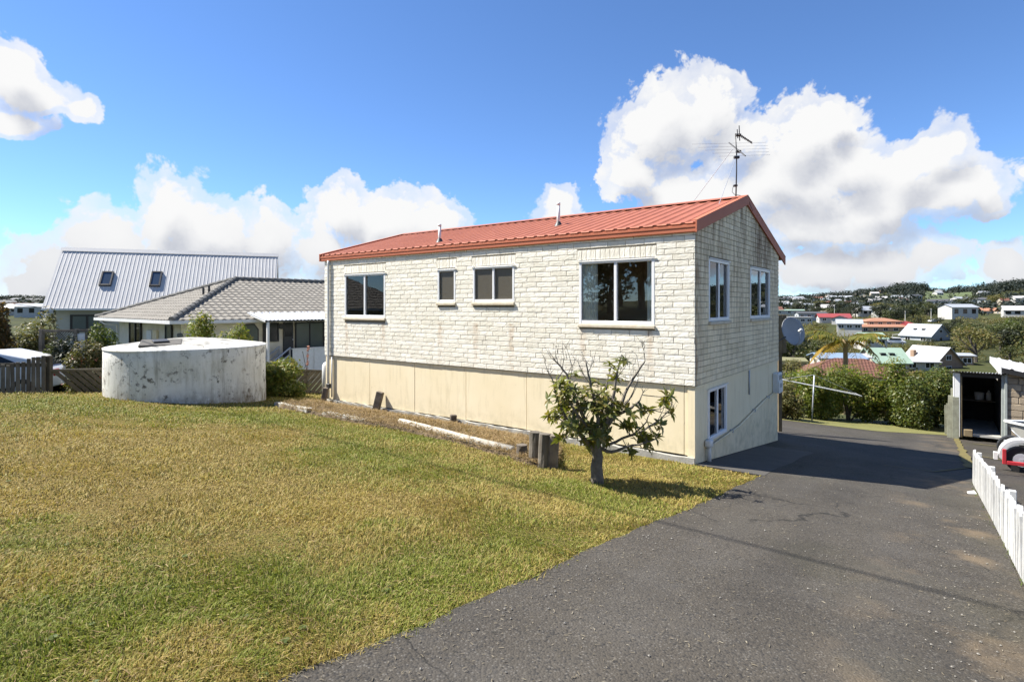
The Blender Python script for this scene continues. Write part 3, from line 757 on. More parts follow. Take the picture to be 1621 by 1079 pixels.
# --- cream base: sheets on the front, rendered wall on the gable
js = [-9.83, -9.6, -8.04, -6.46, -4.9, -3.32, -1.75, -.18, -.004]
for a, b in zip(js[:-1], js[1:]):
    m_ = MB(F_FRONT); m_.bbox(a+.004, b-.004, .012+RNG.uniform(0, .006), .045, -2.41+RNG.uniform(-.01, .01), Z0-.012, .004); m_.build('cladding_sheet', CREAM, house)
mb = MB(F_FRONT); mb.box(-HW, -.002, .05, .12, -2.45, Z0-.002); mb.build('base_framing', DWOOD, house)
mb = MB(F_FRONT); V = []; n = 60
for i in range(n+1):
    x = -HW - .05 + (HW + .05)*i/n
    jag = RNG.uniform(-.02, .02)
    V += [(x, -.03 + RNG.uniform(-.012, .012), -2.75), (x, -.03 + RNG.uniform(-.012, .012), -2.425 + jag), (x, .14, -2.425)]
mb.add(V, [f for i in range(n) for f in ((3*i, 3*i+3, 3*i+4, 3*i+1), (3*i+1, 3*i+4, 3*i+5, 3*i+2))]); mb.build('foundation', CONC, house)
wl = wall_sheet(F_GABLE, .003, HD, -3.5, Z0-.01, [(a, b, c, d) for a, b, c, d in W_LOW]).build('base_wall', CREAM, house)
window(F_GABLE, *W_LOW[0], house, sill=False)
mb = MB(F_GABLE)
for x in (1.66, 3.3, 4.9): mb.box(x-.008, x+.008, -.004, -.0005, -3.3, Z0-.012)
mb.build('joint_cover', CREAM, house)
mb = MB(F_GABLE); mb.box(-.004, HD+.004, -.024, -.002, Z0-.03, Z0-.004); mb.build('flashing', CREAM, house)

# --- roof
yf, yb, xl, xr = -.05, HD+.55, -HW-.12, .035
zr = 2.185
def rz(y): return zr - SLOPE*abs(y-2.9)
def ribbed(mb, x0, x1, pa, pb, pitch=.24, h=.020):
    """trapezoid ribs running from pa=(y,z) to pb=(y,z)"""
    prof = []; x = x0; 
    while x < x1:
        for dx, dz in ((0, 0), (.55, 0), (.66, h), (.84, h), (.97, 0)):
            if x + dx*pitch <= x1: prof.append((x+dx*pitch, dz))
        x += pitch
    prof.append((x1, 0)); V = []; ns = 8
    for t in np.linspace(0, 1, ns):
        for px_, dz in prof: V.append((px_, pa[0]+(pb[0]-pa[0])*t, pa[1]+(pb[1]-pa[1])*t+dz))
    n = len(prof)
    mb.add(V, [(k*n+i, k*n+i+1, (k+1)*n+i+1, (k+1)*n+i) for k in range(ns-1) for i in range(n-1)])
mb = MB(F_H); ribbed(mb, xl, xr, (yf-.03, rz(yf-.03)), (2.9, zr)); ribbed(mb, xl, xr, (2.9, zr), (yb, rz(yb)))
roof = mb.build('roof', ROOF, house)
mb = MB(F_H)
for s in (-1, 1): mb.add([(xl-.01, 2.9, zr+.05), (xr+.01, 2.9, zr+.05), (xr+.01, 2.9+s*.17, zr+.05-.17*SLOPE-.012), (xl-.01, 2.9+s*.17, zr+.05-.17*SLOPE-.012)], [(0, 1, 2, 3)])
mb.build('ridge_cap', ROOF, roof)
# gutter: profile with a rolled lip and a step, swept along the front
gp = [(-.13, 1.20), (-.145, 1.186), (-.20, 1.186), (-.215, 1.20), (-.215, 1.262), (-.226, 1.268), (-.226, 1.30), (-.215, 1.306), (-.222, 1.335), (-.212, 1.350), (-.200, 1.345), (-.198, 1.30), (-.13, 1.30)]
gp = [(y*.85+.115, z) for y, z in gp]
def sweep(mb, prof, x0, x1):
    n = len(prof); V = [(x0, y, z) for y, z in prof] + [(x1, y, z) for y, z in prof]
    mb.add(V, [(i, i+n, (i+1) % n + n, (i+1) % n) for i in range(n)] + [tuple(range(n)), tuple(range(2*n-1, n-1, -1))])
mb = MB(F_H); sweep(mb, gp, xl-.01, xr+.0); mb.build('gutter', TRIM, house, False)
mb = MB(F_H); sweep(mb, [(2*2.9-y, z-.02) for y, z in [(g_[0]-.48, g_[1]-.02) for g_ in gp]], xl-.01, xr); mb.build('gutter', TRIM, house)
mb = MB(F_H); mb.box(xl+.02, -.002+.0, HD+.03, HD+.54, 1.165, 1.18); mb.build('soffit', TRIM, house)
for xx in (xr, xl):                                   # barge boards
    s = 1 if xx > -1 else -1
    for (ya, yb_) in ((-.085, 2.9), (2.9, yb+.02)):
        mb = MB(F_H); d = .19
        P = [(ya, rz(ya)+.035), (yb_, rz(yb_)+.035), (yb_, rz(yb_)+.035-d), (ya, rz(ya)+.035-d+.01)]
        x0, x1 = (xx+.002, xx+.027) if s > 0 else (xx-.027, xx-.002)
        mb.add([(x0, y, z) for y, z in P] + [(x1, y, z) for y, z in P], [(0,1,2,3), (7,6,5,4), (0,4,5,1), (1,5,6,2), (2,6,7,3), (3,7,4,0)])
        Q = [(ya, rz(ya)+.05), (yb_, rz(yb_)+.05), (yb_, rz(yb_)+.036), (ya, rz(ya)+.036)]
        x0, x1 = (xx-.06, xx+.032) if s > 0 else (xx-.032, xx+.06)
        mb.add([(x0, y, z) for y, z in Q] + [(x1, y, z) for y, z in Q], [(0,1,2,3), (7,6,5,4), (0,4,5,1), (1,5,6,2), (2,6,7,3), (3,7,4,0)])
        mb.build('barge_board', TRIM, house)
# triangular verge closer between the wall and the barge board
# --- vents through the roof
def roofpoint(px, py):
    o = Vector((0, 0, 0)); d = ray(px, py); Hi = F_H.inverted(); o2 = Hi @ o; d2 = (Hi.to_3x3() @ d)
    t = ((zr - SLOPE*2.9) + SLOPE*o2.y - o2.z)/(d2.z - SLOPE*d2.y)
    return o2 + d2*t
for (px, py, top) in ((696, 383, 355), (884, 357, 321)):
    p = roofpoint(px, py); w = F_H @ p; h = (py-top)*w.y/FPX
    mb = MB(F_H); mb.tube([(p.x, p.y, p.z-.1), (p.x, p.y, p.z+h-.05)], .036, 12); mb.tube([(p.x, p.y, p.z+h-.05), (p.x, p.y, p.z+h)], .041, 12)
    v = mb.build('vent_pipe', PIPE_W, house, True)
    mb = MB(F_H); mb.lathe([(.10, p.z-.02), (.07, p.z+.03), (.045, p.z+.08)], 12, (p.x, p.y)); mb.build('flashing_boot', DARKM, v, True)
# --- downpipe and service pipe at the far left corner
mb = MB(F_H); x = -9.60
mb.tube([(x, -.065, 1.19), (x, -.065, 1.10), (x, -.065, -1.25), (x, -.065, -2.4)], .034, 10); mb.build('downpipe', PIPE_W, house, True)
mb = MB(F_H); mb.tube([(x+.10, -.03, -1.3), (x+.10, -.03, -2.35)], .02, 8); mb.build('pipe', PIPE_W, house, True)
mb = MB(F_H); mb.bbox(x-.03, x+.10, -.12, -.05, -2.12, -2.0, .01); mb.build('valve', DARKM, house)
mb = MB(F_H); mb.lathe([(.0, -1.47), (.07, -1.49), (.12, -1.56), (.125, -1.75), (.125, -2.42), (.0, -2.42)], 16, (-9.93, .12)); mb.build('service_pipe', PIPE_W, house, True)
# --- fittings on the gable
mb = MB(F_GABLE); mb.bbox(5.25, 5.66, -.13, -.002, -2.02, -1.56, .015); box = mb.build('meter_box', PIPE_W, house)
for z in (-1.66, -1.85): mb = MB(F_GABLE); mb.bbox(5.37, 5.55, -.15, -.131, z-.055, z+.055, .008); mb.build('dial_window', GREYM, box)
mb = MB(F_GABLE); mb.bbox(5.245, 5.665, -.145, -.131, -2.025, -1.745, .006); mb.build('lid', PIPE_W, box)
mb = MB(F_GABLE); mb.tube([(3.18, -.02, Z0-.01), (3.18, -.02, -1.80)], .016, 8); mb.build('conduit', GALV, house, True)
mb = MB(F_GABLE); mb.tube([(.50, -.05, -2.36), (2.4, -.04, -2.30), (4.4, -.04, -2.06), (5.75, -.04, -1.98)], .015, 8); mb.build('waste_pipe', CREAM, house, True)
mb = MB(F_GABLE); mb.tube([(.52, -.06, -2.28), (.52, -.06, -2.62)], .034, 10); mb.bbox(.44, .60, -.11, -.01, -2.34, -2.22, .015); mb.build('gully_pipe', PIPE_W, house, True)
for k, sx in enumerate((1.9, 3.5, 4.7)):
    zz = np.interp(sx, [.5, 2.4, 4.4, 5.75], [-2.36, -2.30, -2.06, -1.98]); mb = MB(F_GABLE); mb.box(sx-.012, sx+.012, -.066, -.001, zz-.03, zz+.03); mb.build('pipe_clip', GALV, house)

# ------------------------------------------------------------------ aerial on the ridge
ap = Vector((-.18, 2.9, zr+.045)); aw = F_H @ ap
aer = thing('roof_aerial', 'thin dark television aerial with two crossbars on the red roof ridge', 'aerial', aw)
def A(px, py, dy=0): return at(px, py, aw.y + dy)
mb = MB(); mb.tube([A(1165, 311), A(1166, 270), A(1166, 240), A(1164, 212)], [.014, .013, .012, .010], 8); mb.build('mast', DARKM, aer, True)
mb = MB(); mb.tube([A(1164, 212), A(1170, 213, -.05), A(1190, 226, -.4)], .011, 6); b_ = mb.build('upper_boom', DARKM, aer)
mb = MB()
for k in range(9):
    t = k/8; q = A(1171, 214, -.05).lerp(A(1190, 226, -.4), t); h = .09 - .05*t
    mb.tube([q + Vector((-h*.5, -h, .01)), q + Vector((h*.5, h, -.01))], .008, 5)
mb.build('director', DARKM, b_)
mb = MB(); mb.tube([A(1170, 199), A(1171, 223)], .010, 6); mb.tube([A(1167, 205), A(1168, 219)], .010, 6); mb.build('reflector', DARKM, b_)
mb = MB(); mb.tube([A(1154, 226, .35), A(1180, 247, -.35)], .012, 6); b2 = mb.build('lower_boom', DARKM, aer)
for k, (t, L) in enumerate(((.05, .95), (.3, .88), (.52, .8), (.75, .7), (.97, .62))):
    q = A(1154, 226, .35).lerp(A(1180, 247, -.35), t); dv = Vector((.93, .30, .105)); mb = MB(); mb.tube([q - dv*L, q + dv*L], .0022, 5); mb.build('element', GALV, b2)
for (px, py, s) in ((1169, 240, .05), (1166, 249, .055), (1164, 294, .04), (1169, 214, .05)):
    c = A(px, py, -.02); mb = MB(); mb.bbox(c.x-s, c.x+s, c.y-.03, c.y+.03, c.z-s*.5, c.z+s*.5, .008); mb.build('clamp_box', DARKM, aer)
for (x, y) in ((1098, 320), (1138, 325)):
    p = roofpoint(x, y); e = F_H @ (p + Vector((0, 0, .02))); mb = MB(); mb.tube([A(1160, 236) if x < 1110 else A(1163, 255), e], .006, 5); mb.build('guy_wire', GALV, aer)
p = roofpoint(1138, 325); 
mb = MB(); mb.tube([A(1164, 292), A(1160, 297, -.05), A(1159, 304, -.05), A(1165, 310)], .005, 5); mb.tube([A(1165, 308), A(1178, 311, -.02), F_H @ Vector((.03, 2.95, zr+.06)), F_H @ Vector((.1, 3.1, zr-.25))], .005, 5); mb.build('lead', BLACK, aer)

# ------------------------------------------------------------------ dish and timber screen behind the far corner
dc = at(1253, 525, 14.9)
dish = thing('satellite_dish', 'round grey satellite dish beside the far corner of the brick house', 'dish', (dc.x-.35, dc.y+.3, -2.0))
ax = Vector((.22, -.93, .28)).normalized(); ux = Vector((0, 0, 1)).cross(ax).normalized(); uy = ax.cross(ux)
V = []; n = 28; rings = 6; R = .36
for s in (0, 1):
    for i in range(rings+1):
        rr = R*i/rings
        for k in range(n):
            a = 2*math.pi*k/n; V.append(dc + ux*rr*.94*math.cos(a) + uy*rr*1.06*math.sin(a) + ax*((rr/R)**2*.075 - .012*s))
o2 = (rings+1)*n
F = [(s*o2 + i*n+k, s*o2 + i*n+(k+1) % n, s*o2 + (i+1)*n+(k+1) % n, s*o2 + (i+1)*n+k) for s in (0, 1) for i in range(rings) for k in range(n)]
F += [(rings*n+k, rings*n+(k+1) % n, o2+rings*n+(k+1) % n, o2+rings*n+k) for k in range(n)]
mb = MB(); mb.add(V, F); mb.build('reflector', GREYM, dish, True)
tip = dc + ax*.34 - uy*.05; low = dc - uy*.37 + ax*.07
mb = MB(); mb.tube([low, low + ax*.12 + uy*.05, tip], .014, 8); arm = mb.build('feed_arm', GALV, dish, True)
mb = MB(); mb.tube([tip + ax*.04, tip - ax*.07], [.028, .035], 10); mb.tube([tip, tip + uy*.05], .022, 8); mb.build('receiver', PIPE_W, arm, True)
hc = F_H @ Vector((-.10, HD+.02, -.50))
mb = MB(); mb.tube([dc - ax*.02, dc - ax*.14 - uy*.06, Vector((hc.x, hc.y, dc.z-.25)), ], .02, 8); mb.bbox(-.06, .06, -.06, .06, -.1, .1, .01, Matrix.Translation((hc.x, hc.y, dc.z-.25))); mb.build('bracket', DARKM, dish, True)
sc0 = F_H @ Vector((.02, HD+.9, 0)); sc = at(1240, 530, 16.2)
scr = thing('timber_screen', 'brown slatted timber screen behind the grey satellite dish', 'screen', (sc.x-1.2, sc.y, -1.2))
mb = MB(); mb.box(sc.x-2.6, sc.x+.09, sc.y+.03, sc.y+.07, -1.2, -1.12); mb.box(sc.x-2.6, sc.x+.09, sc.y+.03, sc.y+.07, -.4, -.32); mb.build('rail', BROWN_SCREEN, scr)
for k in range(24):
    x = sc.x + .09 - .11*k; mb = MB(); mb.bbox(x-.1, x, sc.y, sc.y+.025, -1.32, -.23+RNG.uniform(-.01, .01), .004); mb.build('slat', BROWN_SCREEN, scr)
for x in (sc.x-.05, sc.x-2.4): mb = MB(); mb.box(x-.05, x+.05, sc.y+.071, sc.y+.16, ground(x, sc.y)-.1, -.3); mb.build('post', BROWN_SCREEN, scr)
# ------------------------------------------------------------------ water tank
tc = hit(301, 639); tdir = Vector((tc.x, tc.y, 0)).normalized()
TR = 1.775; tcx, tcy = (tc + tdir*TR).x - .02, (tc + tdir*TR).y
tz = ground(tc.x, tc.y); TH = 1.21
tank = thing('water_tank', 'low round white concrete water tank stained with black mould', 'tank', (tcx, tcy, tz))
tw = Matrix.Translation((0, 0, 0))
def wobl(a, z): return 1 + .006*math.sin(3*a+z*2) + .003*math.sin(11*a)
mb = MB(); prof = [(TR, tz-.4), (TR, tz+.0), (TR, tz+.3), (TR, tz+.6), (TR, tz+.9), (TR, tz+TH-.03), (TR-.012, tz+TH-.005)]
mb.lathe(prof, 72, (tcx, tcy)); mb.v = [((x-tcx)*wobl(math.atan2(y-tcy, x-tcx), z)+tcx, (y-tcy)*wobl(math.atan2(y-tcy, x-tcx), z)+tcy, z) for x, y, z in mb.v]
mb.build('tank_wall', TANK, tank, True)
mb = MB(); mb.lathe([(TR+.012, tz+TH-.035), (TR+.014, tz+TH), (TR-.05, tz+TH+.015), (1.3, tz+TH+.08), (.7, tz+TH+.15), (.25, tz+TH+.19), (.001, tz+TH+.20)], 72, (tcx, tcy)); mb.build('tank_lid', TANK, tank, True)
hx, hy = at(255, 549, tcy - 1.0).x, tcy - 1.0
hz = tz + TH + .20 - .20*math.hypot(hx-tcx, hy-tcy)/TR
slab = Matrix.Translation((hx, hy, hz+.03)) @ Matrix.Rotation(.5, 4, 'Z') @ Matrix.Rotation(.12, 4, 'X')
mb = MB(); mb.bbox(-.42, .42, -.38, .38, -.03, .03, .01, slab); h_ = mb.build('hatch', plain('old_dark_hatch', (.12, .11, .095), (.07, .065, .055), .9, 8, .4), tank)
mb = MB(); mb.bbox(-.17, .15, -.16, .14, .032, .075, .01, slab @ Matrix.Rotation(.2, 4, 'Z')); mb.build('hatch_cover', DARKM, h_)

# ------------------------------------------------------------------ magnolia tree on the lawn
mg = hit(947, 765); MY = mg.y
mag = thing('magnolia_tree', 'small gnarled magnolia with glossy leaves and bare twig tips on the lawn', 'tree', (mg.x, mg.y, mg.z))
def T(px, py, dy=0): return at(px, py, MY + dy)
rt = random.Random(11)
trunk = [(947, 772, 0, .085), (946, 757, 0, .079), (944, 740, .0, .074), (946, 722, 0, .068), (944, 706, 0, .066), (941, 692, .02, .06), (942, 676, .03, .045)]
mb = MB(); mb.tube([T(x, y, d) for x, y, d, r in trunk], [r for *_, r in trunk], 14, True, .10); mtr = mb.build('trunk', BARK, mag, True)
LIMBS = [
 ([(943,715),(928,697),(908,678),(893,656),(882,632),(876,606)], -.10, .034),
 ([(940,700),(930,672),(917,645),(906,614),(896,592),(884,576),(874,563)], .20, .030),
 ([(943,694),(946,662),(939,624),(931,592),(927,570)], -.22, .028),
 ([(945,700),(962,672),(980,648),(990,622),(1003,597),(1016,578),(1021,572)], .12, .032),
 ([(1016,578),(1021,571),(1019,555),(1014,543)], .12, .008),
 ([(947,708),(968,716),(992,707),(1018,701),(1038,694)], -.25, .026),
 ([(947,694),(966,655),(973,616),(977,585),(984,562)], -.05, .030),
 ([(980,655),(1000,645),(1012,636),(1016,625)], .02, .024),
 ([(955,706),(985,694),(1020,680),(1044,664),(1060,648),(1064,634)], .25, .020),
 ([(924,692),(904,672),(884,662),(870,657)], .30, .018),
 ([(936,684),(914,655),(895,630),(884,612)], -.35, .022),
 ([(950,690),(952,660),(958,630),(962,600),(967,580)], .34, .022),
 ([(990,640),(1003,622),(1010,600)], -.1, .012), ([(1000,690),(1024,668),(1030,648)], .05, .012)]
limbpts = []
for pts, dy, r0 in LIMBS:
    n = len(pts); P = [T(x, y, dy*(i/(n-1))**.8) for i, (x, y) in enumerate(pts)]
    if r0 == .008: P = [T(x, y, .12) for x, y in pts]
    fine = []
    for i in range(n-1):
        for k in range(3): fine.append(P[i].lerp(P[i+1], k/3) + Vector((rt.uniform(-1, 1), rt.uniform(-1, 1), rt.uniform(-1, 1)))*.008)
    fine.append(P[-1]); limbpts.append(fine)
    mb = MB(); mb.tube(fine, [r0*(1 - .78*i/(len(fine)-1)) for i in range(len(fine))], 8, True, .06); mb.build('branch', BARK, mag, True)
mb = MB()
DEAD = [[(896,592),(886,578),(872,566),(862,548)],[(890,583),(893,566),(890,550)],[(884,577),(879,560),(881,546)],[(877,606),(868,590),(862,572),(861,562)],[(877,606),(873,596),(866,584)],
 [(931,592),(928,573),(920,556)],[(931,590),(940,570),(943,556)],[(928,600),(918,580),(912,566)],[(903,600),(906,580),(913,562)],[(900,590),(905,578),(900,560),(895,545)],[(1003,597),(1012,585),(1008,562),(1000,555)],
 [(990,622),(1000,606),(1004,580)],[(995,612),(1010,604),(1012,592)],[(975,600),(990,580),(997,562)],[(939,624),(932,605),(922,590),(915,582)],[(1016,625),(1021,616)],[(1044,664),(1062,655),(1068,648),(1072,640)],[(1040,668),(1050,648),(1052,630)],[(1019,555),(1021,546),(1016,538)],[(985,640),(1000,628),(1008,612),(1011,604)],[(946,650),(958,640),(972,636)]]
for pts in DEAD:
    dy = rt.uniform(-.2, .25); P = [T(x, y, dy + rt.uniform(-.03, .03)) for x, y in pts]; n = len(P)
    mb.tube(P, [.0058 - .004*i/(n-1) for i in range(n)], 5)
    for k in range(4):
        q = P[0].lerp(P[-1], rt.uniform(.3, .95)); mb.tube([q, q + Vector((rt.uniform(-.07, .07), rt.uniform(-.05, .05), rt.uniform(.02, .12)))], [.0035, .0015], 4)
mb.build('dead_twigs', BARK, mag, False, 'stuff')
def magleaf(seed):
    r = random.Random(seed); V = []; F = []; L = 1.0; n = 5
    w = [.03, .13, .18, .165, .10, .005]
    for i in range(n+1):
        x = L*i/n; z = -.22*(x**2)*r.uniform(.6, 1.4)
        V += [(x, -w[i], z + w[i]*.35), (x, 0, z), (x, w[i], z + w[i]*.35)]
    for i in range(n): F += [(3*i, 3*i+3, 3*i+4, 3*i+1), (3*i+1, 3*i+4, 3*i+5, 3*i+2)]
    me = bpy.data.meshes.new('leaf'); me.from_pydata(V, [], F); me.materials.append(L_MAG); me.update(); me.polygons.foreach_set('use_smooth', [True]*len(F)); return me
ML = [magleaf(i) for i in range(4)]
CL = [(983,568,11),(966,584,10),(977,602,14),(946,614,14),(900,608,22),(884,634,20),(906,638,24),(872,661,9),(916,660,24),(940,640,22),(958,650,22),(930,688,20),(906,680,16),(974,640,18),(988,664,14),(1014,688,17),(1029,702,13),(1036,680,13),(1009,650,11),(1024,640,11),(1048,634,13),(1062,633,10),(1058,648,9),(1041,664,11),(955,688,15),(890,655,18),(926,622,15),(1000,676,10),(925,705,10),(893,610,14),(950,628,15),(1003,712,9),(888,690,6)]
twig = MB(); leaves = []
for cx, cy, cr in CL:
    nrs = max(2, int(cr*cr/44))
    for k in range(nrs):
        a = rt.uniform(0, 6.283); q = cr*math.sqrt(rt.random())
        c = T(cx + q*math.cos(a), cy + q*math.sin(a), rt.uniform(-.36, .36)*(cr/22 + .3))
        near = min((pt for lp in limbpts for pt in lp), key=lambda pt: (pt-c).length)
        twig.tube([near, near.lerp(c, .6) + Vector((0, 0, -.02)), c], [.006, .005, .004], 4, False)
        out = (c - T(945, 665, 0)).normalized()*.5 + Vector((rt.uniform(-.5, .5), rt.uniform(-.5, .5), rt.uniform(.2, .9))); out.normalize()
        sx = out.orthogonal().normalized(); sy = out.cross(sx); nl = rt.randint(6, 9)
        for j in range(nl):
            th = 2*math.pi*j/nl + rt.uniform(-.3, .3); dirv = (sx*math.cos(th) + sy*math.sin(th))*rt.uniform(.75, 1) + out*rt.uniform(-.15, .75) - Vector((0, 0, .12)); dirv.normalize()
            zz = (out - dirv*out.dot(dirv)).normalized(); yy = zz.cross(dirv)
            L = rt.uniform(.09, .15)
            M = Matrix.Identity(4)
            for i_, a_ in enumerate((dirv, yy, zz)):
                for r_ in range(3): M[r_][i_] = a_[r_]*L
            M.translation = c - out*rt.uniform(0, .03); leaves.append((M, rt.choice(ML), L/M.translation.y + rt.random()*.002))
twig.build('twigs', BARK, mag, False, 'stuff')
leaves.sort(key=lambda t: t[0].translation.y)
mb = MB()
for i, (M, me, _) in enumerate(leaves):
    if i < 300: inst('leaf', me, M, mag)
    else: mb.add([M @ v.co for v in me.vertices], [tuple(p.vertices) for p in me.polygons])
mb.build('leaves', L_MAG, mag, True, 'stuff')

# ------------------------------------------------------------------ garden bed along the house front
def fr(px, off, z=None):       # a point in front of the wall: along it by photo column, off metres out
    r = (px-CX)/FPX; x0 = CORNER + (-D2)*off
    t = (x0.x - r*x0.y)/(-D1.x + r*D1.y); p = x0 + D1*t; return Vector((p.x, p.y, ground(p.x, p.y)))
pole_a, pole_b = hit(634, 676), hit(811, 722)
pole = MB(); pole.tube([pole_a + Vector((0, 0, .10)), pole_a.lerp(pole_b, .33) + Vector((0, .02, .095)), pole_a.lerp(pole_b, .66) + Vector((0, -.01, .09)), pole_b + Vector((0, 0, .09))], [.075, .077, .072, .068], 10, True, .06)
tag(pole.build('edging_log', PALE_WOOD, None, True), 'long pale bleached log edging the dry garden bed', 'log')
for i, (a, b, lab) in enumerate((((438, 642), (490, 654), 'longest broken concrete edging strip near the shrub end of the bed'), ((513, 658), (541, 663), 'middle broken concrete edging piece of the dry bed'), ((546, 664), (577, 670), 'low concrete edging piece nearest the long pale log'))):
    p, q = hit(*a), hit(*b); d = (q-p).normalized(); s = Vector((-d.y, d.x, 0)); mb = MB(); n = 7; V = []
    for k in range(n):
        c = p.lerp(q, k/(n-1)); w = RNG.uniform(.06, .085); h = RNG.uniform(.085, .12)
        V += [c - s*w - Vector((0, 0, .05)), c - s*w*.8 + Vector((0, 0, h)), c + s*w*.8 + Vector((0, 0, h)), c + s*w - Vector((0, 0, .05))]
    mb.add(V, [f for k in range(n-1) for f in ((4*k, 4*k+4, 4*k+5, 4*k+1), (4*k+1, 4*k+5, 4*k+6, 4*k+2), (4*k+2, 4*k+6, 4*k+7, 4*k+3))] + [(0, 1, 2, 3), (4*n-1, 4*n-2, 4*n-3, 4*n-4)])
    tag(mb.build('edging_strip', CONC_P, None), lab, 'edging', 'broken concrete edging of the garden bed')
def post(px, top, base, w, tilt, lab, mat=WOOD, grp='wooden posts and stumps by the garden bed', name='wooden_post', rnd=False, cat='post', off=None):
    b = hit(px, base) if off is None else fr(px, off); h = (base-top)*b.y/FPX
    if off is not None: b.z -= .02; h = (HY-top)/FPX*b.y - b.z
    M = Matrix.Translation(b) @ Matrix.Rotation(tilt, 4, 'Y') @ Matrix.Rotation(RNG.uniform(-.4, .4), 4, 'Z')
    mb = MB()
    if rnd:
        mb.tube([M @ Vector((0, 0, z)) for z in (-.15, .0, h*.3, h*.7, h*.98)], [w*.5*k for k in (1.05, 1.03, 1, .98, .96)], 12, True, .07)
    else: mb.bbox(-w/2, w/2, -w*.4, w*.4, -.15, h, .012, M)
    return tag(mb.build(name, mat, None, False), lab, cat, grp)
post(511, 613, 633, .13, .18, 'short leaning timber post at the far left house corner', off=.25)
post(594, 619, 645, .16, .24, 'tall leaning timber post against the cream sheets', off=.16)
post(717, 656, 671, .13, .05, 'stubby dark timber post in the middle of the bed', off=.12)
post(826, 703, 728, .17, .0, 'lowest round stump, at the end of the pale log', rnd=True, name='log_stump', cat='stump')
post(846, 682, 735, .17, .03, 'tall pale round stump beside the lowest stump', GWOOD, rnd=True, name='log_stump', cat='stump')
post(860, 685, 740, .165, .05, 'tall grey stump between two tall stumps', GWOOD, rnd=True, name='log_stump', cat='stump')
post(873, 687, 741, .165, .07, 'dark tall stump nearest the magnolia tree', rnd=True, name='log_stump', cat='stump')

# raised bed of soil and its heap of dry clippings
wl_ = [fr(px, .06) for px in np.linspace(517, 884, 40)]
ed = [(437, 646), (500, 658), (560, 670), (634, 682), (720, 702), (811, 728), (834, 738), (880, 742)]
el_ = []
for px in np.linspace(437, 884, 40): el_.append(hit(px, float(np.interp(px, [e[0] for e in ed], [e[1] for e in ed]))))
V = []; nb = 9
def bedz(p, t, i): return ground(p.x, p.y) + .015 + (.13*math.sin(math.pi*min(1, t*.9+.08))**.8 - .05*t)*1.0 + .035*mnoise.noise((p.x*4, p.y*4, 0))
bedpts = []
for i in range(40):
    for j in range(nb+1):
        p = el_[i].lerp(wl_[i], j/nb); z = bedz(p, j/nb, i) if j else ground(p.x, p.y)-.02; V.append((p.x, p.y, z))
mb = MB(); mb.add(V, [(i*(nb+1)+j, i*(nb+1)+j+1, (i+1)*(nb+1)+j+1, (i+1)*(nb+1)+j) for i in range(39) for j in range(nb)])
mb.build('garden_bed', SOIL, None, True, 'structure')
def straws(P, L, W, flat, seed):
    r = np.random.default_rng(seed); n = len(P); th = r.random(n)*2*np.pi; el = np.abs(r.normal(size=n))*flat
    d = np.stack([np.cos(th)*np.cos(el), np.sin(th)*np.cos(el), np.sin(el)], 1); s = np.stack([-np.sin(th), np.cos(th), r.normal(size=n)*.5], 1)
    Ls = (L*(.5 + r.random(n)))[:, None]; Ws = (W*(.6 + .8*r.random(n)))[:, None]
    mid = P + d*Ls*.5 + np.array([0, 0, 1])*Ls*.12*r.random(n)[:, None]
    V = np.stack([P - s*Ws*.5, P + s*Ws*.5, mid + s*Ws*.5, mid - s*Ws*.5, P + d*Ls], 1).reshape(-1, 3)
    b = np.arange(n)*5; return V, [np.stack([b, b+1, b+2, b+3], 1), np.stack([b+3, b+2, b+4], 1)]
P = []
for k in range(26000):
    i = RNG.randrange(39); f = RNG.random(); t = RNG.random(); p = el_[i].lerp(wl_[i], t).lerp(el_[i+1].lerp(wl_[i+1], t), f)
    hump = mnoise.noise((p.x*2.2, p.y*2.2, 3)); 
    P.append((p.x, p.y, bedz(p, t, i) + RNG.random()*(.03 + .07*max(0, hump))*(1.15 - t)))
V, F = straws(np.array(P), .10, .006, .35, 3); npmesh('dry_clippings', V, F, STRAW, None, False, 'stuff')['label'] = 'dry straw coloured clippings heaped on the garden bed'

